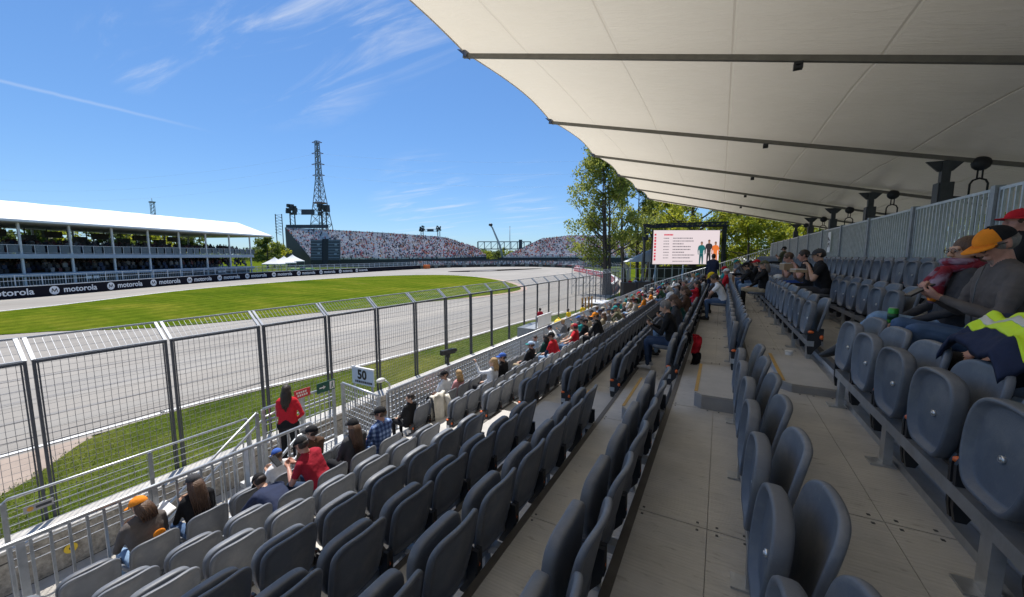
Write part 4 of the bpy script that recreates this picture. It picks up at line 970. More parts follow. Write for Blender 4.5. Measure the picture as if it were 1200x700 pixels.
# lighting / speaker rigs
def rig(lab, x0, x1, ytop, ybot, c, s):
    p = AX((x0 + x1) / 2, ybot, c); t = thing('speaker_rig', lab, 'rig', (p.x, p.y, GZ)); o3 = (-p.x, -p.y, -GZ)
    b = MB()
    for x in (x0, x1):
        for dx in (-2.2 * s, 2.2 * s):
            a = AX(x + dx, ytop, c); e = Vector((a.x, a.y, GZ)); b.bar(e, a, .22 * s + .1)
        n = 7
        for k in range(n):
            a = AX(x - 2.2 * s, ytop + (ybot - ytop) * k / n, c); e = AX(x + 2.2 * s, ytop + (ybot - ytop) * (k + 1) / n, c); b.bar(a, e, .12)
    b.build('tower', blackst, t, o3)
    b = MB()
    for y in (ytop + 2 * s, ytop + 6 * s):
        b.bar(AX(x0, y, c), AX(x1, y, c), .16)
    for k in range(8):
        q = k / 8; b.bar(AX(x0 + (x1 - x0) * q, ytop + 2 * s, c), AX(x0 + (x1 - x0) * (q + .125), ytop + 6 * s, c), .1)
    b.build('cross_truss', galv2, t, o3)
    b = MB(); xm = (x0 + x1) / 2; box_at(b, xm - 6 * s, xm + 6 * s, ytop + 1.6 * s, ytop + 6.6 * s, c - .3, .5); b.build('sign_panel', darkst, t, o3)
    for x in (x0, x1):
        b = MB(); rr = random.Random(int(x))
        for k in range(16): q = AX(x + ((k % 3) - 1.0) * 3.2 * s + rr.uniform(-1.2, 1.2) * s, ytop - 2 * s + (k // 4) * 2.3 * s + rr.uniform(-1.3, 1.3) * s, c); h = rr.uniform(.22, .52) * s + .06; b.box(q.x - h, q.x + h, q.y - h, q.y + h, q.z - h * 1.2, q.z + h * 1.2)
        b.build('speaker_cluster', mat('dark speaker housing', (.05, .055, .06), .6), t, o3)
    return t, o3
t, o3 = rig('black speaker and light rig on the left end of far stand', 342, 379, 243.5, 272, 182, 1.25)
b = MB(); box_at(b, 335, 384, 263.5, 267.5, 181, .8); b.build('lower_beam', darkst, t, o3)
b = MB()
for x in (322.5, 330):
    a = AX(x, 251, 182); b.bar((a.x, a.y, GZ), a, .28)
for k in range(7): b.bar(AX(322.5, 252 + k * 3.4, 182), AX(330, 255.4 + k * 3.4, 182), .14); b.bar(AX(322.5, 252 + k * 3.4, 182), AX(330, 252 + k * 3.4, 182), .12)
b.build('side_truss', blackst, t, o3)
rig('small black speaker rig above the middle of far stand', 494.5, 514, 267.5, 280, 215, .62)
# lattice pylon
c = 262; p = AX(378.5, 300, c); base = Vector((p.x, p.y, GZ)); t = thing('pylon', 'tall red and grey lattice transmission pylon behind the far stand', 'pylon', base); Hh = 80.
prof = [(0, 7.6), (20, 5.3), (44, 2.6), (57, 1.35), (80, .9)]
def wd(z):
    for (a, wa), (b_, wb) in zip(prof, prof[1:]):
        if z <= b_: return wa + (wb - wa) * (z - a) / (b_ - a)
    return .9
b = MB(); lv = [0, 7, 14, 20, 26, 32, 38, 44, 48, 52, 56, 60, 64, 68, 72, 76, 80]
for z0, z1 in zip(lv, lv[1:]):
    a, e = wd(z0), wd(z1)
    C0 = [(-a, -a, z0), (a, -a, z0), (a, a, z0), (-a, a, z0)]; C1 = [(-e, -e, z1), (e, -e, z1), (e, e, z1), (-e, e, z1)]
    for i in range(4):
        j = (i + 1) % 4; b.bar(C0[i], C1[i], .34); b.bar(C0[i], C1[j], .2); b.bar(C0[j], C1[i], .2); b.bar(C1[i], C1[j], .18)
b.build('lattice', mat('weathered pylon steel', (.20, .21, .23), .6, .3), t)
b = MB()
for z, ww in ((58, 4.2), (65, 4.4), (72, 4.0), (79, 3.4)):
    for s in (-1, 1):
        b.bar((s * .8, 0, z + 1.1), (s * ww * .8, s * ww * .5, z), .28); b.bar((s * .8, 0, z - .3), (s * ww * .8, s * ww * .5, z), .28)
b.build('cross_arm', mat('dull red pylon steel', (.24, .09, .075), .6, .2), t)
b = MB(); b.box(-3.0, 3.0, -3.0, 3.0, 39.6, 40.4); b.build('red_band', mat('dull red pylon steel', (.24, .09, .075)), t)
t = thing('power_line', 'faint overhead power lines strung from the lattice pylon', 'power line', base)
b = MB(); d1 = Vector((-.92, -.39, 0)); d2 = Vector((.96, .26, 0))
for z, o_ in ((58, 3), (65, 3.2), (72, 3)):
    for dd, ln in ((d1, 300), (d2, 340)):
        P = [Vector((0, 0, z)) + dd * ln * q + Vector((0, 0, -40 * q * (1 - q) - 8 * q)) for q in [i / 24 for i in range(25)]]; b.tube(P, .022, 4)
b.build('wires', mat('wire grey blue', (.35, .42, .5), .6), t)
# smaller mast behind the pavilion, crane, footbridge, pole
p = AX(180, 255, 260); t = thing('radio_mast', 'small distant lattice mast rising above the pavilion roof', 'mast', (p.x, p.y, GZ))
b = MB(); h = AX(180, 238, 260).z - GZ
for s in (-1, 1):
    for q in (-1, 1): b.bar((s * 1.1, q * 1.1, 0), (s * .9, q * .9, h), .28)
for k in range(18): b.bar((-1, -1, h * k / 18), (1, 1, h * (k + 1) / 18), .2); b.bar((1, -1, h * k / 18), (-1, 1, h * (k + 1) / 18), .2)
b.build('lattice', galv2, t)
b = MB(); b.box(-1.4, 1.4, -1.4, 1.4, h, h + .8); b.tube([(0, 0, h + .8), (0, 0, h + 3)], .15, 5); b.build('head', galv2, t)
p = AX(586, 302, 200); t = thing('camera_crane', 'grey telescopic camera crane leaning left above the footbridge', 'crane', (p.x, p.y, GZ)); o3 = (-p.x, -p.y, -GZ)
b = MB(); b.tube([AX(589, 302, 200), AX(585.5, 287, 200), AX(577, 267, 200), AX(574.5, 264, 200)], [.6, .55, .42, .4], 8); b.build('boom', mat('pale crane paint', (.42, .46, .46), .5), t, o3)
b = MB(); q = AX(575, 263.6, 200); b.sphere((q.x, q.y, q.z), (1.1, 1.1, .8), 10); b.build('camera_head', darkst, t, o3)
b = MB(); q = AX(589, 303, 200); b.box(q.x - 1.8, q.x + 1.8, q.y - 1.5, q.y + 1.5, GZ, q.z + .5); b.build('base', darkst, t, o3)
p = AX(592, 300, 215); t = thing('footbridge', 'dark steel truss footbridge between the two far stands', 'bridge', (p.x, p.y, GZ)); o3 = (-p.x, -p.y, -GZ)
b = MB()
for dc in (0, 4):
    b.bar(AX(560, 283.5, 215 + dc), AX(622, 283.5, 215 + dc), .45); b.bar(AX(560, 292, 215 + dc), AX(622, 292, 215 + dc), .5)
    for k in range(9): x = 560 + 62 * k / 8; b.bar(AX(x, 283.5, 215 + dc), AX(x, 292, 215 + dc), .32)
    for k in range(8): x = 560 + 62 * k / 8; b.bar(AX(x, 292, 215 + dc), AX(x + 62 / 8, 283.5, 215 + dc), .2)
b.build('truss', mat('bridge steel', (.12, .14, .16), .5), t, o3)
b = MB()
for x in (560, 622):
    for dc in (0, 4): a = AX(x, 283.5, 215 + dc); b.bar((a.x, a.y, GZ), a, .5)
b.build('tower_leg', darkst, t, o3)
b = MB(); box_at(b, 608, 612, 281, 292, 214.5, 1.5); b.build('lift_shaft', darkst, t, o3)
p = AX(597.5, 290, 205); t = thing('flag_pole', 'thin bare pole rising behind the footbridge', 'pole', (p.x, p.y, GZ)); q = AX(597.5, 266, 205)
b = MB(); b.tube([(0, 0, 0), (0, 0, q.z - GZ)], [.22, .14], 6); b.build('shaft', galv2, t)
b = MB(); b.sphere((0, 0, q.z - GZ), .25, 6); b.build('finial', galv2, t)
# peaked white tents, green loader
def tent(lab, x, y, c, wdt, hgt, group=None, rz=yaw):
    p = AX(x, y, c); t = thing('marquee', lab, 'tent', (p.x, p.y, GZ), rz, group); h0 = hgt - wdt * .42
    b = MB(); a = wdt / 2; n = 10; vs = []
    for i in range(n + 1):
        q = i / n; rr_ = a * (1 - q) ** 1.35 + .02; z = h0 + (hgt - h0) * q
        vs += [(-rr_, -rr_, z), (rr_, -rr_, z), (rr_, rr_, z), (-rr_, rr_, z)]
    b.add(vs, [(4 * i + j, 4 * i + (j + 1) % 4, 4 * i + 4 + (j + 1) % 4, 4 * i + 4 + j) for i in range(n) for j in range(4)], 0, False)
    b.box(-a, a, -a, -a + .03, h0 - .3, h0); b.box(-a, a, a - .03, a, h0 - .3, h0); b.box(-a, -a + .03, -a, a, h0 - .3, h0); b.box(a - .03, a, -a, a, h0 - .3, h0)
    b.build('canvas', tentm, t)
    for s in (-1, 1):
        for q in (-1, 1):
            b = MB(); b.bar((s * (a - .1), q * (a - .1), 0), (s * (a - .1), q * (a - .1), h0), .09); b.build('pole', galv2, t)
    return t
tent('white peaked marquee nearest the end of the pavilion', 322, 306, 118, 5, 4.6)
tent('white peaked marquee second from the end of the pavilion', 333, 306, 122, 5, 4.9)
tent('white peaked marquee nearest the dark side of far stand', 343, 306, 128, 5.2, 5.4)
p = AX(353, 318, 102); t = thing('loader', 'bright green low loader vehicle behind the black wall', 'vehicle', (p.x, p.y, GZ), R(60))
gm = mat('bright green vehicle paint', (.03, .30, .04), .4, 0, .08, 2)
b = MB(); b.box(-2.4, 2.4, -.9, .9, .9, 1.55); o = b.build('body', gm, t); bevel_obj(o, .1)
b = MB(); b.box(-.3, 1.0, -.75, .75, 1.56, 2.3); o = b.build('cab', mat('cab glass', (.03, .05, .05), .15), t); bevel_obj(o, .08)
b = MB(); b.box(-.35, 1.05, -.8, .8, 2.301, 2.4); b.build('cab_roof', gm, t)
b = MB(); b.box(2.41, 3.2, -1.0, 1.0, .5, 1.5); b.build('bucket', gm, t)
for x in (-1.5, 1.5):
    for y in (-.95, .95):
        b = MB(); b.tube([(x, y - .15, .55), (x, y + .15, .55)], .55, 16); b.build('wheel', mat('tyre rubber', (.018, .018, .018)), t)

# ---------------------------------------------------------------- big screen and the structures round it
c = 50.; p = AX(804, 290, c); t = thing('video_screen', 'large lit video screen showing a timetable and three racing drivers', 'screen', (p.x, p.y, GZ), yaw); zc2 = p.z - GZ
Ws, Hs = 8.55, 4.35
b = MB(); b.box(-Ws / 2 - .03, Ws / 2 + .03, .02, .55, zc2 - Hs / 2 - .03, zc2 + Hs / 2 + .03); b.build('cabinet', blackst, t)
def emat(n, c, e=1.): 
    m = bpy.data.materials.new(n); nt, N, L, b = nodes(m); b.inputs['Base Color'].default_value = (0, 0, 0, 1); b.inputs['Emission Color'].default_value = (*c, 1); b.inputs['Emission Strength'].default_value = e; b.inputs['Roughness'].default_value = .5; return m
EB = .62
b = MB(); b.box(-Ws / 2, Ws / 2, -.012, .015, zc2 - Hs / 2, zc2 + Hs / 2); b.build('display', emat('lit pale pink display', (.86, .74, .76), EB), t)
red_e = emat('lit crimson', (.70, .05, .09), EB); grey_e = emat('lit grey text', (.17, .15, .17), EB)
rr = random.Random(9)
def dash(b, x, z, ln, h, gap=.05):
    e = x + ln
    while x < e - .04:
        w_ = rr.uniform(.06, .20); b.box(x, min(x + w_, e), -.018, -.013, z, z + h); x += w_ + gap
b = MB(); dash(b, -2.9, zc2 + 1.5, 1.15, .2, .03); b.build('heading_text', red_e, t)
b = MB()
z = zc2 - 1.7
for k in range(9): b.box(-Ws / 2 + .12, -Ws / 2 + .36, -.018, -.013, z, z + rr.uniform(.2, .34)); z += .4
b.build('vertical_text', red_e, t)
for k in range(8):
    b = MB(); z = zc2 + 1.1 - k * .36; dash(b, -2.95, z, .75, .11); dash(b, -1.75, z, rr.uniform(1.3, 2.9), .13); b.build('timetable_text', grey_e, t)
b = MB(); dash(b, -1.7, zc2 - 1.85, 2.6, .1); b.build('timetable_text', grey_e, t)
def fig(x, col, h, leg):
    cm = emat('lit figure suit', col, EB); lm = emat('lit figure trousers', leg, EB); sk = emat('lit figure skin', (.36, .19, .13), EB); hr = emat('lit figure hair', (.05, .035, .03), EB); z0 = zc2 - Hs / 2 + .02
    def flat(b, pts): b.add([(x + px * .95, -.035, z0 + pz * h) for px, pz in pts] + [(x + px * .95, -.016, z0 + pz * h) for px, pz in pts], [tuple(range(len(pts))), tuple(range(len(pts), 2 * len(pts)))[::-1]] + [(i, len(pts) + i, len(pts) + (i + 1) % len(pts), (i + 1) % len(pts)) for i in range(len(pts))])
    b = MB(); flat(b, [(-.25, .47), (.25, .47), (.27, .60), (.40, .66), (.42, .50), (.36, .42), (.47, .44), (.52, .62), (.47, .76), (.36, .83), (.13, .86), (-.13, .86), (-.36, .83), (-.47, .76), (-.52, .60), (-.45, .44), (-.35, .42), (-.41, .52), (-.38, .66), (-.27, .60)]); o = b.build('figure', cm, t)
    b = MB(); flat(b, [(-.25, .468), (-.27, .30), (-.26, .0), (-.38, .0), (-.12, .0), (-.05, .25), (0, .38), (.06, .25), (.12, 0), (.38, .0), (.27, .0), (.28, .30), (.25, .468)]); b.build('trousers', lm, o)
    b = MB(); b.sphere((x, -.04, z0 + h * .92), (.145, .02, .20), 12); b.build('face', sk, o)
    b = MB(); b.sphere((x, -.03, z0 + h * .965), (.155, .02, .15), 12); b.build('hair', hr, o)
fig(2.0, (.015, .15, .155), 2.85, (.01, .10, .11)); fig(2.95, (.04, .03, .035), 3.1, (.03, .03, .03)); fig(3.8, (.85, .20, .04), 2.85, (.72, .17, .03))
t2 = thing('screen_gantry', 'black steel gantry holding the video screen between two posts', 'gantry', (p.x, p.y, GZ), yaw)
b = MB()
for zz in (0, .45):
    for yy in (.7, 1.2): b.bar((-5.3, yy, zc2 + 2.55 + zz), (5.7, yy, zc2 + 2.85 + zz), .13)
for k in range(16): x = -5.3 + 11 * k / 16; b.bar((x, .7, zc2 + 2.55 + .018 * k), (x + .69, .7, zc2 + 3.0 + .018 * k), .09); b.bar((x, 1.2, zc2 + 2.55 + .018 * k), (x + .69, 1.2, zc2 + 3.0 + .018 * k), .09)
b.box(-5.3, 5.7, .82, 1.08, zc2 + 2.66, zc2 + 2.98); b.build('cross_truss', blackst, t2)
for x in (-5.1, 5.4):
    b = MB(); w_ = .09 if x < 0 else .15; b.box(x - w_, x + w_, .7, 1.25, 0, zc2 + 2.8); b.build('post', blackst, t2)
b = MB(); b.box(-5.5, -4.85, .2, .69, zc2 + .9, zc2 + 2.3); b.build('speaker_stack', blackst, t2)
b = MB()
for x in (-3.6, 0, 3.4): b.bar((x, .6, 0), (x, .6, zc2 - Hs / 2 - .1), .14); b.bar((x, .6, zc2 - Hs / 2 - .1), (x - 1.2, -1.3, 0), .12)
b.build('strut', mat('pale blue strut', (.36, .44, .52), .5), t2)
b = MB(); b.box(-4.2, 4.4, 1.3, 1.5, 0, zc2 - Hs / 2 - .3); b.build('drape', blackm, t2)
t = thing('service_tent', 'pale grey pitched tent left of the video screen', 'tent', (*AX(756, 320, 53).xy, GZ), yaw); q = AX(757, 307, 53).z - GZ
b = MB(); vs = [(-2.8, -.7, q), (3.4, -.7, q), (3.4, 1.2, q), (-2.8, 1.2, q), (1.3, .0, q + 1.95), (3.4, .0, q + 2.2), (1.3, .3, q + 1.95), (3.4, .3, q + 2.2)]
b.add(vs, [(0, 1, 5, 4), (2, 3, 6, 7), (0, 4, 6, 3), (4, 5, 7, 6), (1, 2, 7, 5)]); b.build('canvas', dimcloth, t)
for x in (-2.5, 0, 3.1):
    for y in (-1.5, 1.5):
        b = MB(); b.bar((x, y, 0), (x, y, q), .09); b.build('pole', fencebright, t)
b = MB(); b.bar((-1.6, -1.55, .3), (-.4, -1.55, q - .1), .1); b.build('brace', fencebright, t)
t = thing('scaffold_frame', 'grey scaffold frames and railings under the pale tent', 'scaffold', (*AX(745, 330, 49).xy, GZ), yaw)
b = MB()
for x in range(-9, 8):
    b.bar((x * .9, 0, 0), (x * .9, 0, 3.4), .07); b.bar((x * .9, .01, 1.0), (x * .9 + .9, .01, 2.2 if x % 2 else 1.6), .05)
for z in (1.1, 2.1, 3.3): b.bar((-8.1, 0, z), (7, 0, z), .06)
b.build('frame', galv2, t)
for k, (x, dz) in enumerate(((736, 0), (753, .1))):
    t = thing('equipment_case', 'black equipment case under the tent, ' + ('left' if k == 0 else 'right') + ' one of the two', 'case', (*AX(x, 340, 43).xy, GZ), yaw)
    b = MB(); b.box(-.75, .75, -.5, .5, 0, 1.95 + dz); o = b.build('case_body', blackm, t); bevel_obj(o, .03)
    b = MB()
    for s in (-1, 1): b.box(s * .70 - .04, s * .70 + .04, -.53, .53, -.0, 1.97 + dz)
    b.build('edge_trim', darkst, t)
# ---------------------------------------------------------------- trees
def leaf_material(name, c0, c1):
    m = bpy.data.materials.new(name); nt, N, L, b = nodes(m)
    oi = N.new('ShaderNodeNewGeometry'); rp = ramp_node(N, [(0, c0), (1, c1)]); L.new(oi.outputs['Random Per Island'], rp.inputs[0])
    L.new(rp.outputs[0], b.inputs['Base Color']); b.inputs['Roughness'].default_value = .55; b.inputs['Specular IOR Level'].default_value = .3
    tr = N.new('ShaderNodeBsdfTranslucent'); hs = N.new('ShaderNodeHueSaturation'); hs.inputs['Value'].default_value = 1.5; hs.inputs['Hue'].default_value = .485; L.new(rp.outputs[0], hs.inputs['Color']); L.new(hs.outputs[0], tr.inputs['Color'])
    mx = N.new('ShaderNodeMixShader'); mx.inputs['Fac'].default_value = .5
    L.new(b.outputs['BSDF'], mx.inputs[1]); L.new(tr.outputs['BSDF'], mx.inputs[2]); L.new(mx.outputs[0], N['Material Output'].inputs['Surface']); return m
leafA = leaf_material('poplar leaf', (.10, .15, .024), (.28, .31, .065))
leafB = leaf_material('young maple leaf', (.14, .19, .016), (.37, .39, .04))
leafC = leaf_material('dark hedge leaf', (.045, .085, .016), (.12, .155, .030))
barkm = mat('grey brown bark', (.075, .060, .048), .9, 0, .3, 3, .6, 14, stretch=(1, 1, .25))
def leaves_mesh(name, clumps, per, size, m, seed):
    g = np.random.default_rng(seed); C = []
    for c, r in clumps:
        n = max(4, int(per * r[0] * r[2]))
        d = g.normal(size=(n, 3)); d /= np.linalg.norm(d, axis=1)[:, None]; C.append(np.array(c) + d * np.array(r) * (g.random((n, 1)) ** .45))
    C = np.vstack(C); n = len(C)
    a = g.normal(size=(n, 3)); a /= np.linalg.norm(a, axis=1)[:, None]; t = g.normal(size=(n, 3)); bvec = np.cross(a, t); bvec /= np.linalg.norm(bvec, axis=1)[:, None]
    s = size * g.uniform(.6, 1.35, (n, 1)); a2 = a * s; b2 = bvec * s * .62
    V = np.stack([C - a2, C + b2 * .9 - a2 * .15, C + a2, C - b2 * .9 - a2 * .15], 1).reshape(-1, 3)
    me = bpy.data.meshes.new(name); me.vertices.add(len(V)); me.vertices.foreach_set('co', V.ravel()); me.loops.add(4 * n); me.loops.foreach_set('vertex_index', np.arange(4 * n)); me.polygons.add(n); me.polygons.foreach_set('loop_start', np.arange(0, 4 * n, 4)); me.polygons.foreach_set('loop_total', np.full(n, 4)); me.update(); me.materials.append(m); me.validate()
    return me
def tree_meshes(kind, H, W, seed, leafm, trunk_r, size, per, bare=.15, stems=1):
    rr = random.Random(seed); b = MB(); clumps = []
    for st in range(stems):
        ox, oy = (rr.uniform(-.5, .5), rr.uniform(-.5, .5)) if stems > 1 else (0, 0)
        lean = Vector((rr.uniform(-.07, .07), rr.uniform(-.07, .07), 1)); P = [Vector((ox, oy, 0))]
        hh = H * rr.uniform(.8, .97)
        for k in range(9): P.append(P[-1] + Vector((lean.x + rr.uniform(-.05, .05), lean.y + rr.uniform(-.05, .05), 1)) * hh / 9)
        tr = trunk_r / stems ** .5
        b.tube(P, [tr * (1.25 if k == 0 else 1) * (1 - .93 * k / 9) for k in range(10)], 9)
        nb = int(26 / stems ** .5) if kind == 'poplar' else 20
        for k in range(nb):
            q = bare + (1 - bare) * (k + rr.random()) / nb; i = min(int(q * 9), 8); p = P[i].lerp(P[i + 1], q * 9 - i); a = rr.uniform(0, 6.283)
            if kind == 'poplar':
                env = (math.sin(math.pi * min(1, .12 + q * .88)) ** .7) * W / 2; rise = rr.uniform(.55, 1.2)
            else:
                env = (math.sin(math.pi * min(1, .22 + q * .78)) ** .55) * W / 2; rise = rr.uniform(.05, .7)
            ln = env * rr.uniform(.55, 1.12); d = Vector((math.cos(a), math.sin(a), rise)); d.normalize()
            m1 = p + d * ln * .5 + Vector((0, 0, -.03 * ln)); e = p + d * ln + Vector((0, 0, .10 * ln)); r0 = tr * (1 - .93 * q) * .45 + .015
            b.tube([p, m1, e], [r0, r0 * .6, r0 * .2], 5, 0, False)
            for _ in range(4 if kind == 'poplar' else 5):
                t_ = rr.uniform(.35, 1.05); c = p.lerp(e, t_) + Vector((rr.uniform(-1, 1), rr.uniform(-1, 1), rr.uniform(-.6, .8))) * W * .075
                s = W * rr.uniform(.05, .105); clumps.append((tuple(c), (s, s, s * rr.uniform(.6, 1.0))))
        for _ in range(4): c = P[-1] + Vector((rr.uniform(-.4, .4), rr.uniform(-.4, .4), rr.uniform(-1.4, .3))); clumps.append((tuple(c), (.5, .5, .8)))
    return leaves_mesh('crown', clumps, per, size, leafm, seed), b.mesh('trunk', barkm)
def plant_tree(name, label, pos, meshes, sc=1., rz=0., group=None):
    t = thing(name, label, 'tree', pos, rz, group); t.scale = (sc, sc, sc); obj('crown', meshes[0], t); obj('trunk', meshes[1], t); return t
pop1 = tree_meshes('poplar', 19.5, 12.5, 3, leafA, .42, .16, 100, .16, 3)
pop2 = tree_meshes('poplar', 18, 6.4, 8, leafA, .29, .16, 125, .26, 1)
plant_tree('poplar', 'tall loose poplar, leftmost of the group before the far stand', (-12.6, 48.5, GZ), pop1, 1.0, 1.0)
plant_tree('poplar', 'slim poplar right beside the leftmost tall one', (-12.4, 58, GZ), pop2, 1.12, .6)
plant_tree('poplar', 'slender poplar partly hidden behind the canopy edge', (-10.9, 60, GZ), pop2, 1.05, 2.4)
plant_tree('poplar', 'bare stemmed poplar left of the video screen', (-10.6, 66, GZ), pop2, 1.0, 4.0)
map1 = tree_meshes('maple', 13.5, 11.5, 21, leafB, .24, .17, 130, .08)
map2 = tree_meshes('maple', 12, 10.5, 35, leafB, .22, .17, 130, .08)
big = tree_meshes('maple', 18, 13, 41, leafB, .75, .19, 55, .38)
plant_tree('maple', 'broad tree with a thick dark trunk behind the video screen', (-3.75, 62, GZ), big, 1.0, 0)
spots = [(-9.5, 70, 0, 1.15), (-6.2, 76, 1, 1.2), (.6, 66, 1, 1.05), (3.4, 61, 0, .95), (5.2, 72, 1, 1.15), (8.2, 64, 0, 1.0), (9.6, 55, 1, .95), (12.4, 68, 0, 1.2), (12.0, 49, 0, .95), (15.5, 58, 1, 1.1), (12.6, 40, 1, .9), (16.5, 46, 0, 1.1), (13.6, 31, 0, .85), (18, 36, 1, 1.05), (15, 22, 1, .8), (20, 27, 0, 1.), (16, 13, 0, .8), (21, 18, 1, 1.)]
desc = ['yellow green tree just left of the thick trunk', 'yellow green tree seen above the left end of the screen', 'yellow green tree just right of the thick trunk', 'thin trunked tree above the white marquee', 'tall yellow green tree over the white marquee', 'yellow green tree above the far end of stand', 'leafy tree beside the far end of rear fence', 'tall tree behind the far end of rear fence', 'leafy tree behind the rear fence under the canopy', 'dim tree showing beyond the canopy columns', 'tree behind the fifth canopy column', 'dim tree behind the fourth canopy column', 'tree hidden behind the middle of the rear fence', 'tree in deep shade behind the rear fence', 'small tree behind the nearer fence bars', 'shaded tree behind the canopy shackles', 'small tree behind the nearest canopy column', 'shaded tree behind the nearest rear fence bars']
for (x, y, k, s), d in zip(spots, desc): plant_tree('maple', d, (x, y, GZ), (map1, map2)[k], s, x * 1.7, 'trees behind the stand')
# far trees behind pavilion and stands
far1 = tree_meshes('maple', 12, 13, 51, leafC, .3, .34, 34, .06); far2 = tree_meshes('maple', 12, 12, 57, leafB, .3, .34, 32, .06)
fs = [(312, 285, 150, 0, 1.15, 'bright green tree at the end of pavilion roof'), (320, 292, 165, 1, 1.0, 'pale green tree between pavilion and far stand'), (328, 295, 185, 0, 1.0, 'dark green tree left of the far stand'),
      (572, 297, 230, 1, .7, 'pale small tree beside the right end of far stand'), (583, 299, 225, 0, .75, 'olive bush under the footbridge'), (592, 298, 232, 1, .9, 'bare pale tree behind the footbridge'), (475, 290, 240, 0, 1.15, 'tree top showing over the far stand crowd')]
for x, y, c, k, s, d in fs: p = AX(x, y, c); plant_tree('tree', d, (p.x, p.y, GZ), (far1, far2)[k], s, x)
words = 'first second third fourth fifth sixth seventh eighth ninth tenth eleventh twelfth thirteenth'.split()
for k in range(13):
    s = -34 + 7.0 * k; lx, ly = -27 - 3.5 * (k % 2), s
    X = -78 + lx * math.cos(PA) - ly * math.sin(PA); Y = 8 + lx * math.sin(PA) + ly * math.cos(PA)
    plant_tree('tree', 'dark green tree seen through the pavilion, %s from the near end' % words[k], (X, Y, GZ), (far1, far2)[k % 2], 1.0 + .08 * (k % 3), k, 'trees behind the pavilion')
# treeline stuff on the horizon
cl = []; rr = random.Random(77)
for k in range(420):
    a = rr.uniform(-1.35, 1.9); d = rr.uniform(420, 620)
    x, y = d * math.sin(a - .5), d * math.cos(a - .5); s = rr.uniform(4, 8); cl.append(((x, y, GZ + s * rr.uniform(.5, 1.1)), (s * 1.6, s * 1.6, s)))
o = obj('treeline', leaves_mesh('treeline', cl, 3.4, 1.3, leafC, 5)); tag(o, 'low dark line of distant trees along the horizon', 'trees', kind='stuff')
tent('white peaked marquee beyond the far end of stand', 882, 300, 66, 5, 6.2)
tent('white peaked marquee half hidden beside the maple trunks', 905, 298, 72, 5, 6.4)
# ---------------------------------------------------------------- folding seats (local origin: foot of the riser, facing -X)
def smooth_outline(half, n=4):
    pts = [(-x, y) for x, y in half[::-1] if x > 1e-6][::1] + half if False else None
    full = [(x, y) for x, y in half] + [(-x, y) for x, y in half[::-1] if x > 1e-6]
    out = []; k = len(full)
    for i in range(k):
        a, b, c, d = (Vector(full[(i + j) % k]) for j in (-1, 0, 1, 2))
        for q in range(n):
            t = q / n; out.append(tuple(.5 * ((2 * b) + (c - a) * t + (2 * a - 5 * b + 4 * c - d) * t * t + (3 * b - a - 3 * c + d) * t ** 3)))
    return out
def shell(b, outline, loops, centre, fmap, mi=0):
    """loops: list of (scale, depth) from the middle of one face round the rim to the middle of the other"""
    n = len(outline); base = len(b.v); cx, cy = centre
    for s, d in loops:
        for (x, y) in outline: b.v.append(fmap(cx + (x - cx) * s, cy + (y - cy) * s, d))
    for i in range(len(loops) - 1):
        for j in range(n):
            j2 = (j + 1) % n; b.f.append((base + i * n + j, base + i * n + j2, base + (i + 1) * n + j2, base + (i + 1) * n + j)); b.m.append(mi); b.sm.append(True)
    for idx, fl in ((0, True), (len(loops) - 1, False)):
        c = len(b.v); b.v.append(fmap(cx, cy, loops[idx][1]))
        for j in range(n):
            j2 = (j + 1) % n; t = (c, base + idx * n + j2, base + idx * n + j) if fl else (c, base + idx * n + j, base + idx * n + j2)
            b.f.append(t); b.m.append(mi); b.sm.append(True)
BACK = smooth_outline([(0, .452), (.11, .450), (.165, .432), (.196, .395), (.205, .34), (.205, .22), (.196, .10), (.180, .03), (.155, .003), (.08, 0), ], 3)
PAN = smooth_outline([(0, .405), (.095, .400), (.155, .378), (.190, .33), (.200, .26), (.192, .16), (.168, .075), (.13, .02), (.07, .0)], 3)
def back_map(x, v, d): return (.004 + .21 * v + d - .034 * (x / .205) ** 2 - .03 * max(0, .12 - v) , x, .318 + v)
def pan_map(x, v, d): return (-.078 + .080 * v + d - .012 * (x / .2) ** 2, x, .338 + v * .95)
def pan_down_map(x, v, d): return (-.045 - v * .99, x, .395 - d + .035 * v + .010 * (x / .2) ** 2)
BL = [(.30, -.010), (.7, -.012), (.90, -.013), (.955, -.016), (.99, -.012), (1., -.002), (1., .006), (.99, .013), (.95, .017), (.90, .016), (.865, .006), (.7, .004), (.35, .005)]
PL = [(.25, .020), (.8, .022), (.95, .020), (.99, .012), (1., .0), (1., -.028), (.985, -.036), (.945, -.040), (.90, -.036), (.865, -.012), (.80, -.008), (.5, -.012), (.2, -.014)]
b = MB(); shell(b, BACK, BL, (0, .23), back_map); backM = b.mesh('backrest', seatm)
b = MB(); shell(b, PAN, PL, (0, .21), pan_map); panM = b.mesh('seat_pan', seatm)
b = MB(); shell(b, PAN, PL, (0, .21), pan_down_map); panD = b.mesh('seat_pan', seatm)
b = MB(); c = pan_map(0, .19, -.016); b.tube([(c[0] - .008, c[1], c[2]), (c[0] + .004, c[1], c[2])], .014, 12); b.tube([(c[0] - .012, c[1], c[2]), (c[0] - .008, c[1], c[2])], .007, 8); boltM = b.mesh('bolt', boltm)
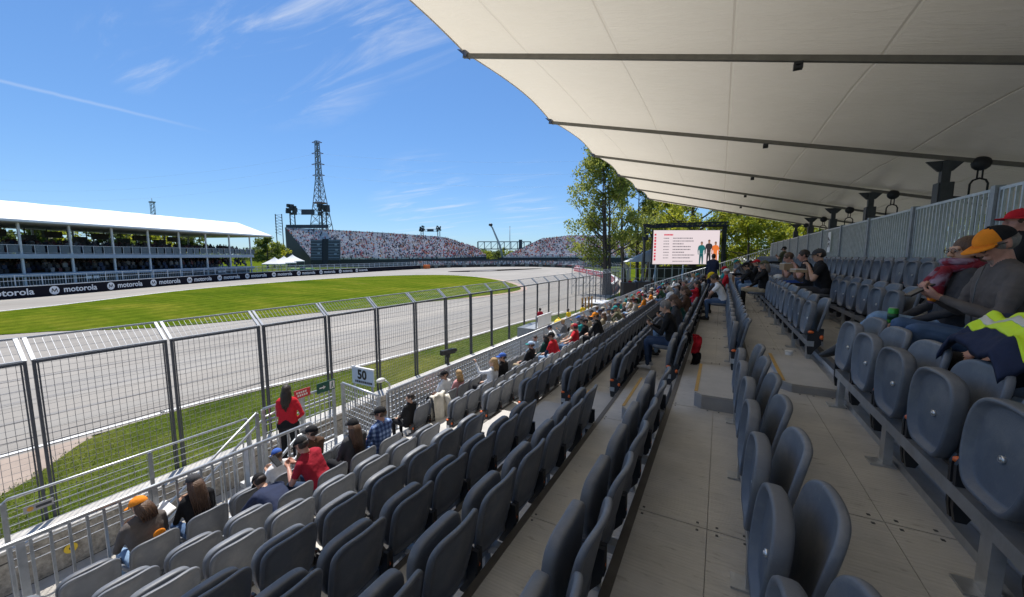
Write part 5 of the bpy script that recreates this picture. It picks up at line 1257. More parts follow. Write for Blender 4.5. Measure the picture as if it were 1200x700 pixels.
def bracket_mesh(s):
    b = MB(); y = s * .222
    pts = [(-.10, .385), (-.085, .42), (-.04, .43), (.0, .405), (.03, .36), (.03, .26), (-.02, .20), (-.05, .14), (-.085, .14), (-.095, .20)]
    n = len(pts); w = .011
    b.add([(x, y - w, z) for x, z in pts] + [(x, y + w, z) for x, z in pts], [tuple(range(n)) if True else (), tuple(range(n, 2 * n))[::-1]] + [(i, n + i, n + (i + 1) % n, (i + 1) % n) for i in range(n)])
    b.tube([(-.045, y - s * .035, .345), (-.045, y, .345)], .032, 10); b.box(.01, .045, y - .012, y + .012, .30, .44)
    return b.mesh('bracket', seatdk)
brM = [bracket_mesh(-1), bracket_mesh(1)]
b = MB(); b.sphere((-.072, -.2365, .398), (.030, .024, .017), 10); b.sphere((.028, -.2365, .345), (.02, .024, .026), 8); b.tube([(-.07, -.226, .392), (.028, -.226, .347)], .007, 6); plateM = b.mesh('number_plate', orangem)
# one-mesh versions for seats too small to show their parts
def far_seat(open_):
    b = MB()
    OB = BACK[::3]; OP = PAN[::3]
    shell(b, OB, [(.8, -.012), (.97, -.014), (1, 0), (.97, .015), (.86, .006)], (0, .23), back_map)
    shell(b, OP, [(.9, .02), (1, 0), (1, -.03), (.94, -.04), (.86, -.012)], (0, .21), pan_down_map if open_ else pan_map)
    for s in (-1, 1): b.box(-.09, .03, s * .222 - .012, s * .222 + .012, .16, .42, 1)
    b.sphere((-.06, -.2365, .392), (.04, .022, .026), 6, 2)
    return b
FS = {o: far_seat(o) for o in (False, True)}
FSM = {o: FS[o].mesh('folding_seat', [seatm, seatdk, orangem]) for o in FS}
def near_seat(loc, open_, tilt):
    t = thing('folding_seat', '', 'seat', loc, 0)
    o = obj('backrest', backM, t, (0, 0, 0), (0, R(tilt * .6), 0))
    o = obj('seat_pan', panD if open_ else panM, t)
    if not open_:
        k = R(tilt * 1.7); o.rotation_euler = (0, k, 0); o.location = (.05 - .05 * math.cos(k) - .35 * math.sin(k), 0, .35 - .35 * math.cos(k) + .05 * math.sin(k)); obj('bolt', boltM, o)
    for m in brM: obj('bracket', m, t)
    obj('number_plate', plateM, t)
    return t
# ---- who sits where (row, bearing along the row) -> that seat's pan is down
SEATY = {r: [AISLE[0] - PITCH / 2 + (.06 if r >= 7 else 0) - (PITCH + (.012 if r >= 7 else 0)) * k for k in range(9)] for r in range(NR)}
FARY = [AISLE[1] + PITCH / 2 + PITCH * j for j in range(61) if AISLE[1] + PITCH * (j + 1) < Y1 - .1]
def snap(r, y):
    return min(SEATY[r] + FARY, key=lambda q: abs(q - y))
OCC = set()
def occupy(r, y): q = snap(r, y); OCC.add((r, round(q, 3))); return q
# ---------------------------------------------------------------- people
skins = [mat('fair skin', (.50, .29, .20), .5, 0, .08, 30), mat('tanned skin', (.40, .22, .145), .5, 0, .08, 30), mat('ruddy skin', (.48, .245, .18), .5, 0, .12, 40), mat('brown skin', (.20, .105, .065), .5, 0, .08, 30)]
def cloth(n, c): return mat(n + ' cloth', c, .85, 0, .16, 9, .35, 16, spec=.2)
CL = dict(white=(.74, .74, .75), black=(.014, .014, .016), grey=(.17, .17, .18), charcoal=(.055, .055, .06), red=(.50, .018, .03), crimson=(.33, .018, .035), navy=(.022, .03, .065), denim=(.07, .12, .22), lightdenim=(.20, .30, .44), darkdenim=(.03, .05, .095), teal=(.02, .26, .26), green=(.04, .09, .05), darkgreen=(.012, .05, .045), khaki=(.34, .28, .19), beige=(.52, .46, .37), orange=(.75, .24, .02), yellow=(.80, .55, .02), blue=(.05, .12, .42), lightblue=(.40, .52, .68), taupe=(.12, .105, .098), olive=(.10, .10, .06), brown=(.10, .055, .035), pink=(.62, .30, .30))
CM = {k: cloth(k, v) for k, v in CL.items()}
def plaid_mat():
    m = bpy.data.materials.new('blue plaid cloth'); nt, N, L, b = nodes(m); tc = N.new('ShaderNodeTexCoord')
    col = None
    for k, (d, sc) in enumerate((('X', 9.), ('Z', 9.), ('Y', 9.))):
        w_ = N.new('ShaderNodeTexWave'); w_.bands_direction = d; w_.inputs['Scale'].default_value = sc / 2.2; w_.inputs['Distortion'].default_value = .4; L.new(tc.outputs['Object'], w_.inputs['Vector'])
        r = ramp_node(N, [(.45, (.35, .42, .55)), (.6, (1, 1, 1))]); L.new(w_.outputs['Fac'], r.inputs[0])
        col = r.outputs[0] if col is None else mixc(N, L, 1.0, col, r.outputs[0], 'MULTIPLY')
    L.new(mixc(N, L, 1.0, col, (.42, .55, .82), 'MULTIPLY'), b.inputs['Base Color']); b.inputs['Roughness'].default_value = .85; return m
CM['plaid'] = plaid_mat()
def scarf_mat():
    m = bpy.data.materials.new('red and lilac scarf cloth'); nt, N, L, b = nodes(m); tc = N.new('ShaderNodeTexCoord')
    n = noise_node(N, L, tc.outputs['Object'], 9, 3, .5, .6); r = ramp_node(N, [(.38, (.24, .012, .022)), (.52, (.20, .016, .035)), (.58, (.22, .12, .18)), (.68, (.32, .24, .30))]); L.new(n.outputs['Fac'], r.inputs[0]); L.new(r.outputs[0], b.inputs['Base Color']); b.inputs['Roughness'].default_value = .9
    n2 = noise_node(N, L, tc.outputs['Object'], 30, 4); bumpn(N, L, n2.outputs['Fac'], b, .5, .01); return m
scarfm = scarf_mat()
hairm = {'dark': mat('dark brown hair', (.028, .018, .013), .5, 0, .3, 60, .5, 120, stretch=(1, 1, .2)), 'brown': mat('brown hair', (.095, .05, .028), .5, 0, .3, 60, .5, 120, stretch=(1, 1, .2)), 'blond': mat('blond hair', (.42, .26, .11), .5, 0, .3, 60, .5, 120, stretch=(1, 1, .2)), 'grey': mat('grey hair', (.20, .18, .165), .55, 0, .3, 60, .5, 120, stretch=(1, 1, .2)), 'auburn': mat('auburn hair', (.13, .04, .022), .5, 0, .3, 60, .5, 120, stretch=(1, 1, .2))}
beardm = mat('grey stubble skin', (.33, .235, .20), .7, 0, .25, 90, .3, 150)
shoem = {'black': mat('black shoe', (.02, .02, .02), .6), 'white': mat('white shoe', (.6, .6, .6), .6)}

ico = bmesh.new(); bmesh.ops.create_icosphere(ico, subdivisions=2, radius=1); ICO = np.array([v.co[:] for v in ico.verts]); ico.free()
def V3(*a): return np.array(a, float)
def rot_to(fwd, up=(0, 0, 1)):
    f = np.array(fwd, float); f /= np.linalg.norm(f); x = np.cross(f, up); x /= np.linalg.norm(x); z = np.cross(x, f); return np.stack([x, f, z], 1)
class Body:
    def __init__(s): s.prims = []
    def hull(s, slot, *sph): s.prims.append((slot, [(np.array(c, float), (np.array(r, float) if hasattr(r, '__len__') else np.array([r] * 3, float))) for c, r in sph]))
    def mesh(s, name, voxel, smooth=3, wrinkle=0.):
        bm = bmesh.new()
        for slot, sph in s.prims:
            pts = np.vstack([c + ICO * r for c, r in sph]); vs = [bm.verts.new(p) for p in pts]
            res = bmesh.ops.convex_hull(bm, input=vs)
            bmesh.ops.delete(bm, geom=[g for g in res['geom_interior'] if isinstance(g, bmesh.types.BMVert)], context='VERTS')
        me = bpy.data.meshes.new('tmp'); bm.to_mesh(me); bm.free()
        o = bpy.data.objects.new('tmp', me); TMPS.collection.objects.link(o); md = o.modifiers.new('r', 'REMESH'); md.mode = 'VOXEL'; md.voxel_size = voxel; md.adaptivity = 0
        sm = o.modifiers.new('s', 'SMOOTH'); sm.factor = .5; sm.iterations = smooth
        TMPS.view_layers[0].update()
        out = bpy.data.meshes.new_from_object(o.evaluated_get(TMPS.view_layers[0].depsgraph)); out.name = name
        bpy.data.objects.remove(o); bpy.data.meshes.remove(me)
        n = len(out.polygons); C = np.zeros(3 * n); out.polygons.foreach_get('center', C); C = C.reshape(-1, 3)
        best = np.full(n, 9.); sl = np.zeros(n, int)
        for slot, sph in s.prims:
            for i in range(len(sph)):
                for j in range(i, len(sph)):
                    a, ra = sph[i]; b_, rb = sph[j]; d = b_ - a; q = np.clip(((C - a) * d).sum(1) / max((d * d).sum(), 1e-9), 0, 1)[:, None] if i != j else np.zeros((n, 1))
                    dist = np.linalg.norm(C - (a + q * d), axis=1) - (ra.mean() * (1 - q) + rb.mean() * q)[:, 0]
                    m = dist < best; best[m] = dist[m]; sl[m] = slot
        if wrinkle:
            nv = len(out.vertices); co_ = np.zeros(3 * nv); nr_ = np.zeros(3 * nv); out.vertices.foreach_get('co', co_); out.vertices.foreach_get('normal', nr_); co_ = co_.reshape(-1, 3); nr_ = nr_.reshape(-1, 3)
            am = np.array([noise.noise(Vector((p[0] * 9 + p[2] * 5, p[1] * 9, p[2] * 22 - p[0] * 6))) + .5 * noise.noise(Vector((p[0] * 30, p[1] * 22, p[2] * 44)) + Vector((3, 1, 2))) for p in co_]); vsl = np.zeros(nv, bool)
            for pl in out.polygons:
                if sl[pl.index] in (1, 2, 3, 4):
                    for vi in pl.vertices: vsl[vi] = True
            out.vertices.foreach_set('co', (co_ + nr_ * (wrinkle * am * vsl)[:, None]).ravel())
        for _ in range(8): out.materials.append(None)
        out.polygons.foreach_set('material_index', sl.astype(np.int32)); out.polygons.foreach_set('use_smooth', np.ones(n, bool)); out.update(); return out
def hand(B, w, d, nrm, curl=.5, side=1, sc=1., slot=0):
    """palm, four curled fingers of unequal length, and a thumb from the side of the palm"""
    M = rot_to(d, nrm); X, Y, Z = M[:, 0] * side, M[:, 1], M[:, 2]
    def P(x, y, z): return w + (X * x + Y * y + Z * z) * sc
    B.hull(slot, (P(0, 0, 0), .024 * sc), (P(-.026, .075, 0), .014 * sc), (P(.028, .08, 0), .014 * sc), (P(.0, .04, .004), .022 * sc))
    for x, ln in ((-.031, .9), (-.011, 1.08), (.010, 1.0), (.029, .78)):
        a0 = P(x, .083, 0); c1 = curl * .7; c2 = curl * 1.7
        p1 = P(x * 1.05, .083 + .038 * ln * math.cos(c1), -.038 * ln * math.sin(c1)); p2 = p1 + (Y * math.cos(c2) - Z * math.sin(c2)) * .036 * ln * sc
        B.hull(slot, (a0, .0095 * sc), (p1, .0085 * sc)); B.hull(slot, (p1, .0085 * sc), (p2, .0072 * sc))
    t1 = P(-.048, .048, -.014); t2 = P(-.052, .082, -.03)
    B.hull(slot, (P(-.024, .018, 0), .014 * sc), (t1, .0115 * sc)); B.hull(slot, (t1, .0115 * sc), (t2, .009 * sc))
def make_pose(lean=-6, neck=12, hyaw=0, arms=('lap', 'lap'), knees=(.13, .13), kz=.0, feet=(.40, .40), stand=False, roll=0, cross=False, female=False, recline=0, belly=0., hand_sc=1.):
    B = Body(); hipz = .90 if stand else .515; hy = 0. if stand else .17
    H = V3(0, hy, hipz)
    def sp(a): return V3(math.sin(R(roll)) * math.cos(R(a)), math.sin(R(a)), math.cos(R(a)) * math.cos(R(roll)))
    s1, s2 = sp(lean), sp(lean * 1.25 + 5); side = V3(math.cos(R(roll)), 0, -math.sin(R(roll)))
    w = .9 if female else 1.
    fw = np.cross(s1, side) * -1
    W = H + s1 * .18; Cc = H + s1 * .20 + s2 * .15; SC = H + s1 * .20 + s2 * .275; Nb = SC + s2 * .055
    B.hull(3, *[(H + side * q * .095, (.105, .115, .10)) for q in (-1, 1)], (H + s1 * .07, (.15, .11, .08)))
    B.hull(1, *[(H + s1 * .06 + side * q * .085, (.095 * w, .115, .08)) for q in (-1, 1)], *[(W + side * q * .075 * w + fw * -.0, (.09, .10 + belly, .09)) for q in (-1, 1)])
    B.hull(1, *[(W + side * q * .075 * w, (.09, .10 + belly * .6, .09)) for q in (-1, 1)], *[(Cc + side * q * .10 * w, (.085, .105, .09)) for q in (-1, 1)])
    B.hull(1, *[(Cc + side * q * .10 * w, (.085, .105, .09)) for q in (-1, 1)], *[(SC + side * q * .125 * w, (.075, .075, .06)) for q in (-1, 1)])
    B.hull(1, (Nb, .055), *[(SC + side * q * .14 * w + s2 * .015, .048) for q in (-1, 1)])
    hd = sp(lean * .6 + neck * .55); Hc = Nb + hd * .135 + V3(0, .012, 0)
    B.hull(0, (Nb - s2 * .01, .055 * w), (Nb + hd * .075, .052 * w))
    Mh = (Matrix.Rotation(R(-roll * .4), 3, 'Y') @ Matrix.Rotation(R(hyaw), 3, 'Z') @ Matrix.Rotation(R(-(lean * .35 + neck)), 3, 'X')); Mh = np.array(Mh)
    def hp(x, y, z): return Hc + Mh @ V3(x, y, z)
    B.hull(0, (hp(0, -.010, .035), (.073, .090, .082)), (hp(0, .028, -.045), (.056, .052, .05)))
    B.hull(6, (hp(0, .030, -.062), (.050, .046, .036)), (hp(0, .062, -.093), (.024, .022, .020)))
    B.hull(0, (hp(0, .086, .018), .011), (hp(0, .110, -.022), .013)); B.hull(0, (hp(-.016, .094, -.026), .010), (hp(.016, .094, -.026), .010))
    B.hull(0, (hp(-.040, .074, .032), .013), (hp(.040, .074, .032), .013)); B.hull(0, (hp(-.018, .082, -.062), .009), (hp(.018, .082, -.062), .009))
    for q in (-1, 1): B.hull(0, (hp(q * .074, -.010, .012), (.012, .018, .022)), (hp(q * .072, -.004, -.018), (.010, .013, .014)))
    wr = {}
    for q, a in ((-1, arms[0]), (1, arms[1])):
        S_ = SC + side * q * .165 * w - s2 * .02
        f = V3(0, 1, 0); up = V3(0, 0, 1); x = V3(q, 0, 0)
        if a == 'lap': E_ = S_ + x * .05 - up * .24 + f * .10; Wt = H + x * .10 + f * .27 + up * .09; hd_, nr = V3(-q * .25, .95, -.1), up
        elif a == 'phone': E_ = S_ + x * .06 - up * .24 + f * .09; Wt = SC + x * .05 + f * .31 - up * .16; hd_, nr = V3(-q * .5, .7, .45), V3(0, .5, -.8)
        elif a == 'cross': E_ = S_ + x * .05 - up * .23 + f * .09; Wt = Cc - x * .04 + f * .17 - up * (.06 if q > 0 else .10); hd_, nr = V3(-q, .12, .02), V3(0, .4, 1)
        elif a == 'up': E_ = S_ + x * .06 + f * .26 - up * .03; Wt = E_ + f * .12 + up * .22 - x * .02; hd_, nr = V3(-q * .2, .5, .8), V3(0, -.8, .5)
        elif a == 'face': E_ = S_ + x * .04 - up * .20 + f * .19; Wt = hp(q * .055, .085, -.115) - up * .03; hd_, nr = V3(-q * .2, .05, 1), V3(0, -1, 0)
        elif a == 'knee': E_ = S_ + x * .07 - up * .20 + f * .17; Wt = H + x * .12 + f * .37 + up * .10; hd_, nr = V3(-q * .6, .8, -.2), up
        elif a == 'side': E_ = S_ + x * .06 - up * .27 - f * .02; Wt = E_ - up * .24 + f * .06; hd_, nr = V3(0, .15, -1), V3(q, 0, 0)
        elif a == 'hip': E_ = S_ + x * .13 - up * .23 - f * .06; Wt = H + x * .16 + f * .09 + up * .10; hd_, nr = V3(-q * .6, .6, -.5), V3(q, 0, .3)
        elif a == 'fold': E_ = S_ + x * .03 - up * .25 + f * .03; Wt = E_ + f * .19 - x * .14 + up * .03; hd_, nr = V3(-q, .2, 0), up
        elif a == 'wide': E_ = S_ + x * .22 - up * .10 + f * .02; Wt = E_ + x * .18 - up * .06 + f * .12; hd_, nr = V3(q * .5, .8, -.1), up
        elif a == 'eat': E_ = S_ + x * .05 - up * .22 + f * .13; Wt = hp(q * .05, .17, -.17); hd_, nr = V3(-q * .5, .3, .7), V3(0, -.7, .5)
        # keep bone lengths
        d = E_ - S_; E_ = S_ + d / np.linalg.norm(d) * .275
        d = Wt - E_; l = np.linalg.norm(d); Wt = E_ + d / l * min(max(l, .22), .265)
        B.hull(1, (S_, .060 * w), (S_ + (E_ - S_) * .58, .053 * w)); B.hull(2, (S_ + (E_ - S_) * .58, .047 * w), (E_, .043 * w))
        B.hull(2, (E_, .041 * w), (E_ + (Wt - E_) * .4, .040 * w)); B.hull(2, (E_ + (Wt - E_) * .4, .040 * w), (Wt, .027 * w))
        hand(B, Wt + (Wt - E_) * .06, hd_ / np.linalg.norm(hd_), nr, .75 if a in ('lap', 'knee', 'side') else .95, q, .97 * hand_sc * w)
        wr[q] = Wt
    for i, q in enumerate((-1, 1)):
        if stand:
            K = H + V3(q * .10, .03, -.43); A = K + V3(q * .01, -.03, -.39); h0 = H + V3(q * .09, 0, -.03)
        else:
            h0 = H + V3(q * .09, 0, -.01); K = V3(q * knees[i], hy + .42, .525 + kz); A = V3(q * (knees[i] - .01), hy + feet[i], .09)
            if cross and q < 0: K = V3(.02, hy + .42, .62); A = V3(.20, hy + .62, .30)
        B.hull(3, (h0, (.092, .092, .09)), (h0 + (K - h0) * .5, .078)); B.hull(3, (h0 + (K - h0) * .5, .078), (K, .060))
        B.hull(4, (K, .058), (K + (A - K) * .35, .055)); B.hull(4, (K + (A - K) * .35, .055), (A, .038))
        fd = V3(.04 * q, 1, 0) if not (cross and q < 0 and not stand) else V3(.3, .75, -.35)
        B.hull(5, (A + V3(0, -.03, -.05), (.036, .042, .034)), (A + fd * .07 + V3(0, 0, -.045), (.042, .05, .036)), (A, .034)); B.hull(5, (A + fd * .07 + V3(0, 0, -.045), (.042, .05, .036)), (A + fd * .155 + V3(0, 0, -.058), (.036, .04, .024)))
    T = np.eye(4); T[:3, :3] = Mh; T[:3, 3] = Hc
    return B, Matrix(T.tolist()), wr, dict(H=H, SC=SC, W=W, Cc=Cc)
POSES = dict(
    phone=dict(lean=2, neck=26, arms=('phone', 'phone')), relax=dict(lean=-9, neck=4, hyaw=8, arms=('lap', 'lap')), lookl=dict(lean=-5, neck=4, hyaw=28, arms=('lap', 'knee')),
    lookr=dict(lean=-4, neck=6, hyaw=-32, arms=('knee', 'lap')), forward=dict(lean=22, neck=12, hyaw=10, arms=('knee', 'knee')), bend=dict(lean=44, neck=30, arms=('knee', 'knee')),
    armup=dict(lean=-8, neck=0, hyaw=15, arms=('up', 'lap')), shade=dict(lean=-4, neck=0, hyaw=0, arms=('face', 'lap')), cross=dict(lean=-4, neck=8, hyaw=-12, arms=('cross', 'cross')), crossleg=dict(lean=-10, neck=5, hyaw=12, arms=('lap', 'lap'), cross=True),
    wide=dict(lean=-6, neck=3, hyaw=-35, arms=('wide', 'lap')), eat=dict(lean=10, neck=18, arms=('eat', 'eat'), hyaw=0), big=dict(lean=6, neck=14, hyaw=14, arms=('lap', 'knee'), belly=.05),
    stand=dict(stand=True, lean=3, neck=2, hyaw=-6, arms=('fold', 'fold')), standw=dict(stand=True, lean=0, neck=0, hyaw=0, arms=('fold', 'hip'), female=True), standside=dict(stand=True, lean=6, neck=14, hyaw=15, arms=('side', 'fold')),
    fphone=dict(lean=4, neck=24, arms=('phone', 'phone'), female=True), frelax=dict(lean=-9, neck=6, hyaw=-20, arms=('lap', 'lap'), female=True), farmup=dict(lean=-8, neck=0, hyaw=20, arms=('up', 'lap'), female=True))
PC = {}
def pose(k, voxel=.014, **kw):
    key = (k, voxel, tuple(sorted(kw.items())))
    if key not in PC:
        d = dict(POSES[k]); d.update(kw); B, T, wr, jt = make_pose(**d); PC[key] = (B.mesh('person', voxel, 3, .006 if voxel < .01 else .004), T, wr, jt)
    return PC[key]
def hair_mesh(kind, capped):
    b = MB(); n = 20; m = 12
    cz, ry, rz = (.036, .100, .096) if not capped else (.004, .094, .066)
    vs = []
    for i in range(m + 1):
        th = math.pi * i / m
        for j in range(n):
            ph = 2 * math.pi * j / n; d = Vector((math.sin(th) * math.cos(ph), math.sin(th) * math.sin(ph), math.cos(th)))
            q = 1 + .05 * noise.noise(d * 4 + Vector((1, 2, len(kind)))) + .03 * noise.noise(d * 11)
            vs.append((d.x * (.081 if not capped else .077) * q, -.020 + d.y * ry * q * (1 if d.y < 0 else .97), cz + d.z * rz * q))
    b.add(vs, [(i * n + j, (i + 1) * n + j, (i + 1) * n + (j + 1) % n, i * n + (j + 1) % n) for i in range(m) for j in range(n)], 0, True)
    if kind in ('long', 'mid'):
        L_ = .34 if kind == 'long' else .15
        g = random.Random(3)
        for k in range(84):
            a = math.pi * (1.0 + 1.0 * g.random()); x0, y0 = .080 * math.cos(a), -.02 + .092 * math.sin(a)
            l = L_ * g.uniform(.6, 1.08)
            b.tube([(x0 * .8, y0 * .8, .05), (x0 * 1.12, y0 * 1.08 - .01, -.05), (x0 * g.uniform(.9, 1.22), y0 * g.uniform(.8, 1.05) - .03, -.05 - l * .5), (x0 * g.uniform(.8, 1.15) + g.uniform(-.02, .02), y0 * g.uniform(.6, .95) - .04, -.05 - l)], [.009, .011, .010, .003], 5)
    if kind == 'tail': b.tube([(0, -.10, .03), (0, -.15, .0), (0, -.16, -.10), (0, -.14, -.2)], [.02, .032, .03, .008], 8)
    return b
HM = {(k, c): hair_mesh(k, c) for k in ('short', 'mid', 'long', 'tail') for c in (False, True)}
HMM = {}
def cap_mesh(two=False):
    b = MB(); n = 24; m = 7; vs = []
    for i in range(m + 1):
        th = math.pi / 2 * i / m
        for j in range(n):
            ph = 2 * math.pi * j / n; bulge = .010 * max(0, math.sin(ph)) * math.sin(th)
            vs.append((.082 * math.sin(th) * math.cos(ph), -.008 + (.101 + bulge) * math.sin(th) * math.sin(ph), .034 + .086 * math.cos(th) - .012 * math.sin(th) * -math.sin(ph) * 0))
    fs = [(i * n + j, (i + 1) * n + j, (i + 1) * n + (j + 1) % n, i * n + (j + 1) % n) for i in range(m) for j in range(n)]
    for f in fs:
        pass
    o = len(b.v); b.v += vs
    for f in fs:
        cy = sum(vs[q][1] for q in f) / 4; b.f.append(tuple(q + o for q in f)); b.m.append(1 if two and cy > .012 else 0); b.sm.append(True)
    b.tube([(0, -.008, .118), (0, -.008, .125)], .008, 8)
    return b
def brim_mesh(full=False):
    b = MB(); n = 14; top = []; a0, a1 = (R(28), R(152)) if not full else (0, 2 * math.pi)
    if full: n = 28
    for k in range(n + 1):
        a = a0 + (a1 - a0) * k / n; c, s = math.cos(a), math.sin(a)
        ext = .078 * max(0, math.sin((a - a0) / (a1 - a0) * math.pi)) ** .5 if not full else .06
        top.append(((.080 * c, -.008 + .106 * s, .038), ((.080 + ext * .55) * c if not full else (.082 + ext) * c, -.008 + (.106 + ext) * s, .034 - .10 * (c * .086) ** 2 / .0074 * .10 - (.010 if not full else .004))))
    vs = []
    for i, o_ in top: vs += [i, o_, (o_[0], o_[1], o_[2] - .006), (i[0], i[1], i[2] - .006)]
    b.add(vs, [(4 * k + j, 4 * k + 4 + j, 4 * k + 4 + (j + 1) % 4, 4 * k + (j + 1) % 4) for k in range(n) for j in range(4)], 0, True); return b
CAPM, CAPT, BRM, BRF = cap_mesh(), cap_mesh(True), brim_mesh(), brim_mesh(True)
cache = {}
def shared(b, name, mats):
    k = (id(b), tuple(m.name for m in mats))
    if k not in cache: cache[k] = b.mesh(name, list(mats))
    return cache[k]
PEOPLE = []
def person(label, loc, rz, pk='relax', skin=0, top='black', sleeve=None, legs='denim', shin=None, shoes='black', hair=('short', 'dark'), cap=None, brim=None, cap2=None, hat=None, beard=None, group=None, sc=.94, voxel=.014, **kw):
    """one continuous body mesh with hair and headwear as its children"""
    me, T, wr, jt = pose(pk, voxel, **kw)
    o = obj('person', me, None, loc, (0, 0, rz)); o.scale = (sc, sc, sc)
    sk = skins[skin]; mm = [sk, CM[top], CM[sleeve] if sleeve else (CM[top] if sleeve is None else sk), CM[legs], (CM[shin] if shin else (CM[legs] if shin is None else sk)), shoem[shoes], beardm if beard else sk, sk]
    for i, m in enumerate(mm): o.material_slots[i].link = 'OBJECT'; o.material_slots[i].material = m
    tag(o, label, 'person', group)
    M = T
    if hair:
        h = obj('hair', shared(HM[(hair[0], bool(cap or hat))], 'hair', (hairm[hair[1]],)), o); h.matrix_local = M
    if cap:
        c = obj('cap', shared(CAPT if cap2 else CAPM, 'cap', (CM[cap2], CM[cap]) if cap2 else (CM[cap],)), o); c.matrix_local = M
        obj('brim', shared(BRM, 'brim', (CM[brim or cap],)), c)
    if hat:
        c = obj('hat', shared(CAPM, 'cap', (CM[hat],)), o); c.matrix_local = M; obj('brim', shared(BRF, 'brim', (CM[hat],)), c)
    PEOPLE.append(o); return o, T, wr, jt
def seated(label, r, y, pk, dx=0., dy=0., dz=0., turn=0., **kw):
    q = occupy(r, y)
    if r <= 8: kw['sc'] = kw.get('sc', .94) * .93; dz = dz + .02
    return person(label, (XR(r) + dx, q + dy, ZF(r) + dz), R(90 + turn), pk, **kw)

SK = False                                       # bare forearm / shin marker
# --- sunlit front rows, nearest first
seated('person in orange cap and grey jacket with orange badge, nearest on the front row', 0, 1.32, 'phone', dz=-.05, top='taupe', legs='lightdenim', cap='orange', brim='orange', hair=('mid', 'brown'), neck=18, hyaw=25, lean=8)
o, T, wr, jt = seated('person with long dark hair and black printed top holding a white sheet', 0, 1.80, 'fphone', dz=-.04, top='black', legs='denim', cap='charcoal', hair=('long', 'brown'), neck=16)
seated('child in bright blue cap and white top on the front row', 0, 2.85, 'phone', dz=-.03, sc=.84, top='white', sleeve='white', legs='lightdenim', cap='blue', hair=('short', 'brown'), skin=0)
seated('person in black cap bent low forward behind the child in blue cap', 1, 2.35, 'bend', top='navy', legs='darkdenim', cap='black', hair=('short', 'dark'), skin=1, lean=62, dz=-.06)
seated('broad man in plain red T-shirt and black cap looking down at a phone', 1, 2.85, 'phone', sleeve=SK, top='crimson', legs='darkdenim', cap='black', hair=('short', 'dark'), lean=14, belly=.04, skin=2, turn=14, roll=-7)
seated('man in black cap and dark red jacket beyond the red T-shirt', 0, 3.32, 'lookl', top='brown', legs='charcoal', cap='black', hair=('short', 'dark'), beard=True)
seated('person with very long brown hair, dark jacket and black cap', 1, 3.32, 'cross', top='charcoal', legs='black', cap='black', hair=('long', 'brown'))
seated('man in blue plaid shirt and black cap at the aisle end', 1, 3.79, 'lookl', top='plaid', legs='denim', cap='black', hair=('short', 'brown'), skin=2, neck=10)
seated('child with short dark hair and black top beside the draped white jacket', 0, 5.55, 'relax', dx=.0, dy=-.18, sc=.82, top='black', legs='black', hair=('short', 'dark'), skin=0, hyaw=40)
seated('man in white T-shirt and black cap looking back along the row', 0, 6.35, 'lookl', sleeve=SK, top='white', legs='black', cap='black', hair=('short', 'dark'), skin=1, hyaw=60)
seated('blond person with bare tanned shoulders beside the white T-shirt', 0, 6.9, 'frelax', top='pink', sleeve=SK, legs='beige', hair=('mid', 'blond'), skin=1, dz=-.1)
seated('fair haired woman in white top with one arm raised', 1, 6.95, 'farmup', top='white', legs='black', hair=('mid', 'blond'), skin=0)
seated('man in blue cap and black jacket right of the raised arm', 1, 7.45, 'lookl', top='black', legs='charcoal', cap='blue', hair=('short', 'dark'), skin=1)
seated('person in teal blue cap and black jacket with a pale hood', 1, 8.9, 'relax', top='black', legs='khaki', cap='lightblue', brim='teal', hair=('short', 'brown'), skin=2)
seated('child with dark hair and pale shirt facing back over the row', 0, 11.3, 'lookr', sc=.86, top='lightblue', legs='denim', hair=('short', 'dark'), skin=2, hyaw=80)
seated('woman with dark hair and dark green jacket on the second row', 1, 10.0, 'frelax', top='darkgreen', legs='charcoal', hair=('mid', 'dark'))
seated('large person in bright red T-shirt with navy sleeves', 2, 8.9, 'big', top='red', sleeve='navy', legs='lightdenim', cap='black', hair=('short', 'dark'), skin=1, belly=.06)
seated('large person in plain red T-shirt and red cap with elbow out', 2, 10.35, 'wide', top='red', sleeve=SK, legs='denim', cap='crimson', hair=('short', 'dark'), skin=0, belly=.06)
seated('big person in orange cap and black printed jacket on the fourth row', 3, 10.5, 'big', top='black', legs='black', cap='orange', hair=('short', 'brown'), skin=0, sc=1.0)
seated('person in black cap just beyond the two red T-shirts', 2, 11.3, 'lookl', top='black', legs='black', cap='black', hair=('short', 'dark'))
seated('person in white top reaching forward on the front row', 0, 13.3, 'forward', top='white', sleeve=SK, legs='grey', cap='navy', hair=('short', 'dark'), skin=2)
# --- shaded rows
seated('grey haired man in black jacket and jeans at the aisle end of the seventh row', 6, 6.55, 'phone', top='black', legs='darkdenim', shoes='white', hair=('short', 'grey'), skin=0, lean=6, voxel=.011)
seated('person with brown hair and black top next to the grey haired man', 6, 7.5, 'fphone', top='charcoal', legs='lightdenim', hair=('mid', 'brown'))
seated('person in pale white cap and dark green jacket on the seventh row', 6, 8.9, 'forward', top='darkgreen', legs='denim', cap='white', hair=('short', 'brown'), neck=30)
seated('person with dark brown curly hair behind the white cap', 6, 9.9, 'fphone', top='brown', legs='black', hair=('mid', 'brown'))
seated('man in white shirt leaning forward over his jeans in the eighth row', 7, 10.4, 'forward', top='white', sleeve=SK, legs='denim', hair=('short', 'dark'), skin=1, lean=16, neck=22)
seated('person in dark cap and black jacket with hands at the face', 8, 10.3, 'shade', top='black', legs='khaki', shin='black', cap='olive', hair=('mid', 'grey'), skin=0)
seated('person in black jacket and jeans left of the dark cap', 8, 11.7, 'forward', top='black', legs='lightdenim', cap='black', hair=('short', 'dark'), skin=0)
seated('person in red cap and black jacket on the ninth row', 8, 13.2, 'relax', top='black', legs='denim', cap='red', hair=('short', 'dark'))
